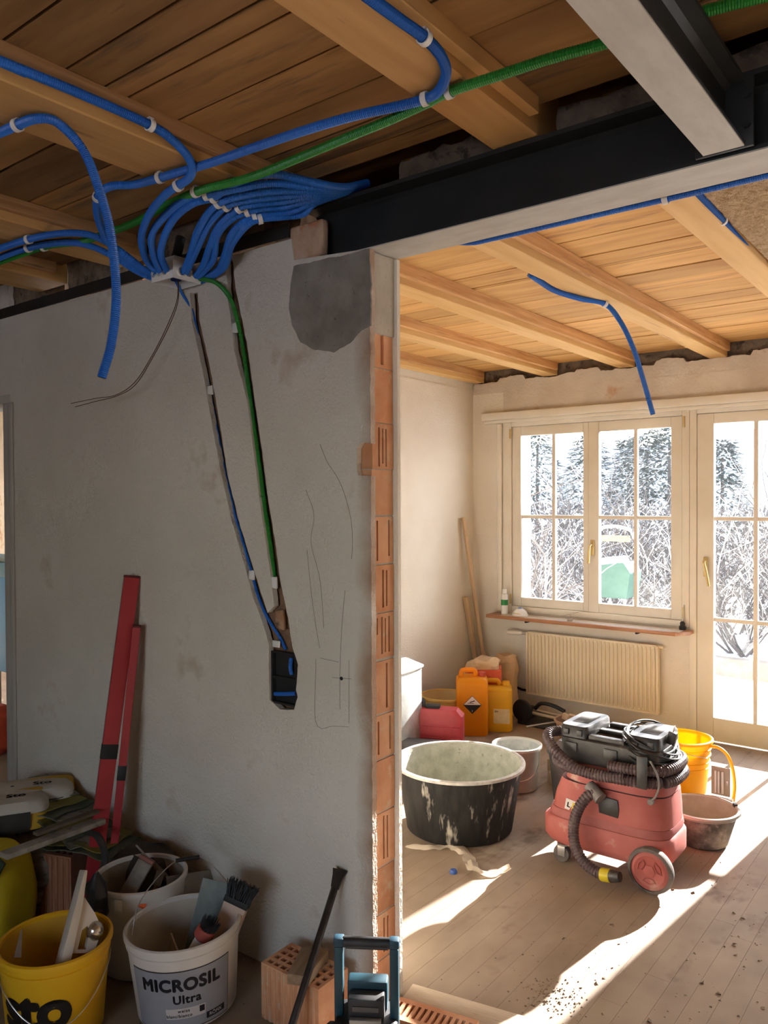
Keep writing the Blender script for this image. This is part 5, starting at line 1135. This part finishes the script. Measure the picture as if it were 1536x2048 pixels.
# ---- long red spirit levels
lred = mat('level_red', (.34, .022, .03), (.42, .035, .042), .42, 3, spots=(.5, .3, .27), sscale=10, samt=.72)
mat('vial_bright', (.45, .6, .02), None, .3)
def level(label, a, b, w, d, roll, vials):
    t = thing('spirit_level', label, 'spirit level', group='long red spirit levels'); M2, L2 = mtx(a, b, roll); t.matrix_world = M2
    P = [(-w/2, -d/2), (w/2, -d/2), (w/2, d/2), (-w/2, d/2)]
    MB().prism([(-w/2, -d/2), (-w*.3, -d/2), (-w*.27, -d*.34), (w*.27, -d*.34), (w*.3, -d/2), (w/2, -d/2), (w/2, d/2), (-w/2, d/2)], .01, L2-.008).build('profile', lred, t, bevel=.0012, seg=1)
    for z0, z1 in ((0, .012), (L2-.010, L2)): MB().box(-w/2-.001, w/2+.001, -d/2-.001, d/2+.001, z0, z1).build('end_cap', mat('level_cap', (.10, .012, .014), None, .6), t, bevel=.002)
    for z, kind in vials:
        if kind == 'o':
            MB().lathe([(0, 0), (.017, 0), (.017, .003), (.012, .004), (0, .004)], 20, M=Matrix.Translation((0, -d*.34, z)) @ Matrix.Rotation(R(90), 4, 'X')).build('vial_housing', blk, t); MB().tube([(-.009, -d*.34-.005, z+.008), (.009, -d*.34-.005, z-.008)], .004, 8).build('vial', mat('vial_bright', (.45, .6, .02), None, .3), t)
        else:
            MB().box(-w/2-.001, w/2+.001, -d/2-.0015, d/2+.001, z-.028, z+.028).build('vial_housing', blk, t, bevel=.002); MB().tube([(-w*.32, -d/2-.003, z), (w*.32, -d/2-.003, z)], .006, 8).build('vial', MATS['vial_bright'], t)
    return t
level('longer red spirit level leaning against the partition wall', PZ(172, 1862, 0.002), PY(264, 1151, 1.878), .058, .026, R(58), ((.50*1.3, 'x'), (1.19, 'o'), (.16, 'o')))
level('shorter red spirit level leaning in front of the longer one', PZ(222, 1842, 0.002)+Vector((0, -.02, 0)), PY(274, 1250, 1.862), .030, .024, R(58), ((.56, 'b'),))
# ---- sacks at left
def sack(name, label, loc, rz, hx, hy, h, m, rot=(0, 0), j=.02, cat='sack', parts=None, group=None):
    t = thing(name, label, cat, loc, rz, group=group); t.rotation_euler = (R(rot[0]), R(rot[1]), rz)
    mb = MB(); loft(mb, [(0, hx*.86, hy*.84, 5, 0, 0), (h*.12, hx*.98, hy*.97, 5.5, 0, 0), (h*.5, hx, hy, 5.5, 0, 0), (h*.85, hx*.97, hy*.95, 5, 0, 0), (h, hx*.82, hy*.74, 4, 0, 0)], 40)
    o = mb.build('sack_body', m, t, jit=j, jfreq=9, sub=1, smooth=40); return t
ysk = mat('sack_yellow', (.52, .30, .02), (.62, .38, .04), .6, 3, bump=.15, bscale=30); bsk = mat('sack_black', (.02, .019, .02), (.05, .045, .04), .5, 6)
gsk = mat('sack_green_yellow', (.13, .12, .03), (.32, .25, .05), .6, 2.2, spots=(.04, .06, .02), sscale=2.5, samt=.54, bump=.2, bscale=20)
psk = mat('sack_paper_dirty', (.12, .105, .075), (.30, .27, .21), .8, 4, (1, 4, 8), spots=(.04, .05, .03), sscale=5, samt=.56, bump=.3, bscale=20)
for k, (p, lab_) in enumerate(((PY(62, 1612, 1.72), 'yellow and black cement sack with white top lying at the back of the pile'), (PY(8, 1640, 1.58), 'yellow and black cement sack with white top cut off by the picture edge'))):
    t = sack('cement_sack', lab_, (p.x, p.y, p.z-.03), R(60), .165, .105, .115, ysk, group='yellow cement sacks')
    mb = MB(); loft(mb, [(.078, .168, .108, 5, 0, 0), (.10, .163, .104, 5, 0, 0), (.121, .138, .084, 4, 0, 0), (.1225, .02, .02, 2, 0, 0)], 40); mb.build('white_top', mat('sack_white', (.52, .48, .40), (.6, .56, .48), .7, 5), t, jit=.0, smooth=40)
    vs = []; fs = []; se = superell(.165*1.06, .105*1.09, 48, 5); ids = list(range(22, 39))
    for z_, q_ in ((.008, .93), (.03, 1.0), (.06, 1.01), (.088, .99)): vs += [(se[i][0]*q_, se[i][1]*q_, z_) for i in ids]
    n_ = len(ids); fs = [(r*n_+i, r*n_+i+1, (r+1)*n_+i+1, (r+1)*n_+i) for r in range(3) for i in range(n_-1)]
    MB().add(vs, fs).build('black_corner', bsk, t)
    mapped(text_mb('Sto', .055, bold=.001), lambda x, y, z: (x+.045, y-.02, .124)).build('lettering', ink, t, smooth=0)
    mapped(text_mb('e', .03, bold=.001), lambda x, y, z: (x-.07, y-.01, .124)).build('lettering', ink, t, smooth=0)
sack('paper_sack', 'flat dirty paper sack under the yellow cement sacks', PY(60, 1770, 1.70)*1+Vector((0, 0, -PY(60, 1770, 1.70).z)), R(8), .27, .17, .27, psk, j=.035)
for k in range(9):
    p = PY(80+k*13, 1625+k*3+random.uniform(-8, 8), 1.76-.006*k)
    t = thing('empty_sack', ['topmost', 'second', 'third', 'fourth', 'fifth', 'sixth', 'seventh', 'eighth', 'lowest'][k]+' of the flattened empty paper sacks heaped beside the red levels', 'empty sack', (p.x, p.y, .285+.011*(9-k)), R(random.uniform(-10, 30)), group='flattened paper sacks')
    q = MB(); nx = 12
    vs = []; fs = []
    for j in range(9):
        for i in range(nx+1):
            x, y = (i/nx-.5)*.30, (j/8-.5)*.20; z = .012*noise.noise(Vector((x*14+k*5, y*14, k)))+.006*math.sin(x*30+k)
            vs.append((x, y, z)); 
    n_ = len(vs); vs += [(a, b, c-.004) for a, b, c in vs]
    for j in range(8):
        for i in range(nx): a = j*(nx+1)+i; fs += [(a, a+1, a+nx+2, a+nx+1), (n_+a, n_+a+nx+1, n_+a+nx+2, n_+a+1)]
    rim_ = list(range(nx+1))+[(j+1)*(nx+1)-1 for j in range(1, 9)]+[8*(nx+1)+i for i in range(nx-1, -1, -1)]+[j*(nx+1) for j in range(7, 0, -1)]
    for a, b in zip(rim_, rim_[1:]+rim_[:1]): fs.append((a, b, n_+b, n_+a))
    q.add(vs, fs).build('sheet', [psk, gsk, mat('sack_dark_green', (.05, .06, .035), (.10, .11, .07), .7, 5, spots=(.3, .28, .2), sscale=6, samt=.66)][k % 3], t, smooth=30)
    if k % 3 == 2: mapped(text_mb('Sto', .04), lambda x, y, z: (x, y-.05, .014)).build('lettering', MATS['label_paper'], t, smooth=0)
gb = thing('plaster_sack', 'bright yellow and green plastic sack slumped at the left picture edge', 'sack', (-2.99, 1.43, 0), R(18)); gb.rotation_euler = (0, R(4), R(18))
mb = MB(); loft(mb, [(0, .13, .085, 5, 0, 0), (.03, .15, .10, 5, 0, 0), (.17, .155, .104, 5, 0, 0), (.28, .148, .094, 4.5, -.01, 0), (.325, .125, .06, 3.5, -.02, 0)], 40)
mb.build('sack_body', mat('sack_lime', (.46, .35, .01), (.58, .45, .02), .55, 3, bump=.15, bscale=20), gb, jit=.02, jfreq=9, sub=1, smooth=40)
MB().box(-.006, .05, -.118, -.106, -.02, .36).build('green_stripe', mat('stripe_green', (.02, .035, .015), None, .6), gb, bevel=.004, rot=(R(-3), R(28), 0), loc=(-.05, -.004, .03))
mapped(text_mb('sto', .07, bold=.002), lambda x, y, z: (x, -.1195, y)).build('lettering', MATS['sack_lime'], gb, smooth=0, loc=(-.02, -.004, .07), rot=(R(-3), R(-62), 0))
sb2 = thing('standing_brick', 'brown hollow clay brick standing on end between sacks and red levels', 'brick', (-2.955, 1.60, 0), R(20))
mb = heightgrid(.165, .12, [(.02+i*.028, .038+i*.028, .02, .05) for i in range(5)]+[(.02+i*.028, .038+i*.028, .068, .10) for i in range(5)], .06, .24)
o = mb.build('perforated_body', mat('clay_brown', (.30, .12, .06), (.40, .19, .11), .9, 6, bump=.3), sb2, smooth=0); o.matrix_local = Matrix.Translation((0, 0, .241)) @ Matrix(((1, 0, 0, 0), (0, 0, 1, 0), (0, -1, 0, 0), (0, 0, 0, 1)))
for i in range(6): MB().box(.012+i*.026, .026+i*.026, -.003, .0005, 0, .235).build('side_rib', MATS['clay_brown'], sb2, bevel=.001)
# dirty batten over the bricks
o = bar('plaster_lath', 'dirty plaster-crusted lath lying over the brick and sacks', 'lath', PD(6, 1712, 2.72), PD(205, 1640, 3.02), .05, .02, mat('lath_dirty', (.22, .19, .15), (.42, .39, .33), .9, 8, bump=.6, spots=(.08, .06, .05), sscale=14, samt=.58), bevel=.004)
o = bar('plaster_lath', 'thinner dark lath lying just above the crusted lath', 'lath', PD(70, 1668, 2.80), PD(195, 1622, 3.0), .03, .012, mat('lath_dark', (.09, .07, .05), (.16, .13, .1), .9, 8), bevel=.003)
hs = thing('rubber_hose', 'black rubber hose looped beside the red spirit levels', 'hose', (0, 0, 0))
for k in range(3):
    P = [PD(172+k*3, 1662+k*2, 2.98), PD(192+k*3, 1672, 2.92), PD(206+k*2, 1700, 2.88), PD(208+k*2, 1735, 2.85), PD(200+k*2, 1768, 2.82), PD(192, 1800, 2.78-.01*k)]
    MB().tube(spline(P, .012), .0095, 8).build('hose_strand', rubber_blk, hs)
sack('rubble_sack', 'dark rubble sack standing behind the white buckets', (-2.52, 1.775, 0), R(5), .15, .095, .30, mat('sack_dark', (.035, .028, .022), (.085, .068, .055), .9, 7, bump=.3), j=.03)
for k, (x, y, s) in enumerate(((-2.34, 1.83, .05), (-2.70, 1.81, .05))):
    o = MB().ball((0, 0, 0), s, s*.8, s*.7).build('mortar_lump', rubble, jit=.02, jfreq=22, loc=(x, y, s*.6)); tag(o, ('lump of old mortar behind the plain white bucket', 'lump of old mortar at the foot of the red levels')[k], 'rubble', 'lumps of mortar')
# ---- room beyond the doorway
bc = thing('blue_cabinet', 'bright blue cabinet seen through the open doorway', 'cabinet', (-5.55, 2.62, 0), R(0))
q = PY(8, 1117, 2.62)
MB().box(-.5, .55, 0, .4, .47, 1.10).build('body', mat('cabinet_blue', (.05, .30, .55), None, .4), bc, bevel=.006)
MB().box(-.51, .56, -.01, .41, 1.101, 1.20).build('header', mat('cabinet_teal', (.10, .26, .32), None, .5), bc, bevel=.004)
mapped(text_mb('DPM', .07, 'RIGHT', bold=.002), lambda x, y, z: (x, -.0115, y)).build('lettering', white_pl, bc, smooth=0, loc=(.545, 0, 1.115))
for x in (-.45, .47): MB().box(x, x+.05, .05, .35, 0, .469).build('leg', metal_m, bc)
t = sack('red_bag', 'red fabric bag on the floor beyond the doorway', (-5.2, 2.42, 0), R(20), .25, .12, .30, mat('bag_red', (.5, .05, .03), (.6, .1, .05), .8, 4), cat='bag')
for k in range(3): bar('timber', ['upper', 'middle', 'lower'][k]+' pale timber offcut beyond the doorway', 'timber', (-5.5, 2.25-.06*k, .02+.05*(2-k)), (-4.75, 2.18-.05*k, .03+.05*(2-k)), .06, .03, wd, 'timber offcuts')
# ================================================================== WINTER GARDEN
snow = mat('snow', (.80, .82, .86), (.88, .89, .92), .7, 3, bump=.2, bscale=12)
vs = []; fs = []; nx, ny = 40, 40
for j in range(ny+1):
    for i in range(nx+1):
        x = -30+60*i/nx; y = 5.77+34*(j/ny)**1.6; vs.append((x, y, -.32+.10*noise.noise(Vector((x*.35, y*.35, 0)))*min(1, (y-5.7)*.3)+max(0, y-16)*.03))
for j in range(ny):
    for i in range(nx): a = j*(nx+1)+i; fs.append((a, a+1, a+nx+2, a+nx+1))
o = MB().add(vs, fs).build('ground_outside', snow, smooth=60); tag(o, 'snow-covered garden ground outside', 'ground', kind='structure')
o = MB().box(-30, 30, -30, -3.35, -.5, -.3).build('ground_behind', snow, smooth=0); tag(o, 'snow-covered ground behind the house', 'ground', kind='structure')
o = MB().box(-3.4, 2.7, 5.76, 6.9, -.3, -.06).build('terrace', mat('terrace_snow', (.72, .70, .66), (.82, .81, .79), .8, 4), smooth=0); tag(o, 'snowy terrace slab outside the balcony door', 'terrace', kind='structure')
gw = thing('garden_kerb', 'low weathered garden kerb in the snow beyond the terrace', 'kerb', (-2.9, 9.0, -.36))
for i in range(9): MB().box(i*.42, i*.42+.41, 0, .12, 0, .24).build('kerb_stone', mat('kerb_stone', (.22, .19, .16), (.32, .28, .24), .9, 6, rnd=.15), gw, bevel=.01)
bark = mat('twig_bark', (.06, .05, .045), (.13, .11, .10), .9, 8); frost = mat('twig_frost', (.30, .28, .26), (.50, .48, .46), .8, 8)
def shrub(label, loc, h, spread, seed, nst=16, name='garden_shrub', group='bare winter shrubs'):
    rng = random.Random(seed); root = thing(name, label, 'shrub', loc, group=group); d = MB(); w = MB()
    def grow(p, dir_, L, r, lev):
        pts = [p]; q = p.copy(); dr_ = dir_.copy(); n = 4
        for k in range(n):
            dr_ = (dr_+Vector((rng.uniform(-.28, .28), rng.uniform(-.28, .28), rng.uniform(-.08, .16)))).normalized(); q = q+dr_*(L/n); pts.append(q.copy())
        (w if rng.random() < .38 else d).tube(pts, r, 4, rr=[r*(1-.14*k) for k in range(n+1)], cap=False)
        if lev > 0:
            for _ in range(rng.randint(3, 5)):
                k = rng.randint(1, n); nd = (dr_+Vector((rng.uniform(-1, 1), rng.uniform(-1, 1), rng.uniform(-.3, .6)))).normalized(); grow(pts[k], nd, L*rng.uniform(.45, .75), r*.62, lev-1)
    for _ in range(nst):
        a = rng.uniform(0, 6.28); grow(Vector((rng.uniform(-.1, .1), rng.uniform(-.1, .1), 0)), Vector((math.cos(a)*spread, math.sin(a)*spread, 1)).normalized(), h*rng.uniform(.5, .8), .015, 2)
    d.build('dark_twigs', bark, root, smooth=0, weld=0)['kind'] = 'stuff'; w.build('frosted_twigs', frost, root, smooth=0, weld=0)['kind'] = 'stuff'
    return root
pos = [(-5.3, 10.0), (-4.5, 10.6), (-3.9, 9.9), (-3.2, 10.8), (-2.5, 10.2), (-1.9, 10.9), (-1.3, 10.3), (-.6, 11), (-6.1, 11.2), (-4.9, 12), (-2.9, 12), (-1.6, 12.2)]
ordn = ['first', 'second', 'third', 'fourth', 'fifth', 'sixth', 'seventh', 'eighth', 'ninth', 'tenth', 'eleventh', 'twelfth']
for i, (x, y) in enumerate(pos):
    row = 'front' if i < 8 else 'rear'; k = i if i < 8 else i-8
    shrub('bare frosted shrub outside, %s of the %s row counted from the window reveal' % (ordn[k], row), (x, y, -.34), random.uniform(1.5, 2.0), .8, 20+i, 13)
shrub('tall bare twiggy shrub close outside the left window sash', (-4.15, 8.0, -.33), 2.3, .35, 77, 7)
ever = mat('evergreen', (.035, .06, .05), (.09, .12, .11), .8, 9)
def evergreen(label, loc, h, r, seed):
    rng = random.Random(seed); root = thing('garden_tree', label, 'tree', loc, group='dark evergreens'); f = MB(); s = MB()
    MB().tube([(0, 0, 0), (0, 0, h*.9)], .05, 8, rr=[.06, .02]).build('trunk', bark, root)
    for i in range(2600):
        t = rng.random()**.8; a = rng.uniform(0, 6.28); rr_ = r*(1-t*.75)*(.35+.65*rng.random()**.5); z = h*(.12+.88*t)
        c = Vector((rr_*math.cos(a), rr_*math.sin(a), z)); e1 = Vector((math.cos(a), math.sin(a), rng.uniform(-.5, .3)))*rng.uniform(.09, .20); e2 = Vector((-math.sin(a), math.cos(a), rng.uniform(-.3, .3)))*rng.uniform(.015, .035)
        (s if rng.random() < .22 else f).add([c-e2, c+e1*.5-e2*.8, c+e1, c+e1*.5+e2*.8, c+e2], [(0, 1, 2, 3, 4)])
    f.build('foliage', ever, root, smooth=0, weld=0)['kind'] = 'stuff'; s.build('snow_tufts', snow, root, smooth=0, weld=0)['kind'] = 'stuff'
for i, (x, y, h, r_) in enumerate(((-6.95, 13.7, 3.2, .9), (-6.2, 14.3, 3.0, .95), (-5.0, 14.1, 3.0, 1.0), (-4.45, 13.6, 3.15, 1.0), (-3.65, 13.8, 2.8, .7), (-5.65, 14.9, 3.0, .6))):
    evergreen(['dark evergreen behind the left sash, first from the window reveal', 'dark evergreen behind the left sash, second from the window reveal', 'dark evergreen behind the middle of the right sash', 'dark evergreen beside the right edge of the right sash', 'small dark evergreen seen through the balcony door', 'slender dark evergreen between the others behind the right sash'][i], (x, y, -.25), h, r_, 50+i)
for i, (x, y) in enumerate(((-5.8, 13.2), (-2.2, 13.0), (-1.4, 13.6))):
    shrub(['tall bare sapling behind the right sash', 'tall bare sapling behind the balcony door muntin', 'tall bare sapling at the right picture edge outside'][i], (x, y, -.3), 3.0, .28, 90+i, 6, 'garden_sapling', 'bare saplings')
hedge_m = mat('hedge_winter', (.10, .085, .075), (.20, .18, .16), .9, 6)
for i in range(7):
    rng = random.Random(300+i); root = thing('garden_hedge', 'greyish snow-dusted hedge plant behind the shrubs, %s from the window reveal' % ordn[i], 'hedge', (-7.6+i*1.15, 12.6+.2*(i % 2), -.3), group='winter hedge'); f = MB(); s_ = MB()
    for k in range(2200):
        c = Vector((rng.uniform(-.62, .62), rng.uniform(-.3, .3), rng.random()**.8*1.95*(.9+.12*noise.noise(Vector((i*3+rng.random(), 0, 0)))))); e1 = Vector((rng.uniform(-1, 1), rng.uniform(-.4, .4), rng.uniform(-.6, 1))).normalized()*rng.uniform(.06, .14); e2 = Vector((rng.uniform(-1, 1), rng.uniform(-1, 1), rng.uniform(-1, 1)))*.02
        (s_ if rng.random() < .25 else f).add([c-e2, c+e1*.5-e2, c+e1, c+e1*.5+e2, c+e2], [(0, 1, 2, 3, 4)])
    f.build('leaves', hedge_m, root, smooth=0, weld=0)['kind'] = 'stuff'; s_.build('snow_tufts', snow, root, smooth=0, weld=0)['kind'] = 'stuff'
# green cart with white hoop
cx_ = PY(1233, 1150, 9.3)
gc = thing('garden_cart', 'green garden cart with snowy lid and white hoop outside the right sash', 'cart', (cx_.x, 9.3, -.33))
MB().prism([(-.17, .75), (.20, .75), (.24, 1.05), (.16, 1.18), (-.20, 1.14)], -.2, .2, 'y').build('tub', mat('cart_green', (.05, .13, .09), (.075, .17, .125), .6, 4), gc, bevel=.02)
MB().prism([(-.20, 1.12), (.10, 1.17), (.06, 1.24), (-.18, 1.21)], -.2, .2, 'y').build('snow_lid', snow, gc, bevel=.02)
for x in (-.14, .16): 
    for y in (-.15, .15): MB().tube([(x, y, 0), (x, y, .76)], .018, 8).build('leg', metal_m, gc)
MB().tube(spline([(-.24, -.1, 1.15), (-.26, -.1, 1.45), (-.2, -.1, 1.56), (0, -.1, 1.60), (.2, -.1, 1.56), (.26, -.1, 1.45)], .03), .02, 8).build('hoop', white_pl, gc)
MB().box(-.23, .2, -.12, -.08, 1.42, 1.49).build('yellow_bar', mat('bar_ochre', (.55, .42, .16), None, .6), gc, bevel=.004)
# distant hill, pale blue haze put into its colour
vs = []; fs = []
for j in range(12):
    for i in range(50): vs.append((-120+5*i, 90+j*5, -6+ (j/11)*(19+5*noise.noise(Vector((i*.12, 3, 0))))))
for j in range(11):
    for i in range(49): a = j*50+i; fs.append((a, a+1, a+51, a+50))
o = MB().add(vs, fs).build('hill', mat('hill_forest_hazed', (.30, .38, .48), (.42, .50, .60), .95, .08), smooth=60); tag(o, 'distant wooded hill with pale blue haze in its colour', 'hill', kind='structure')
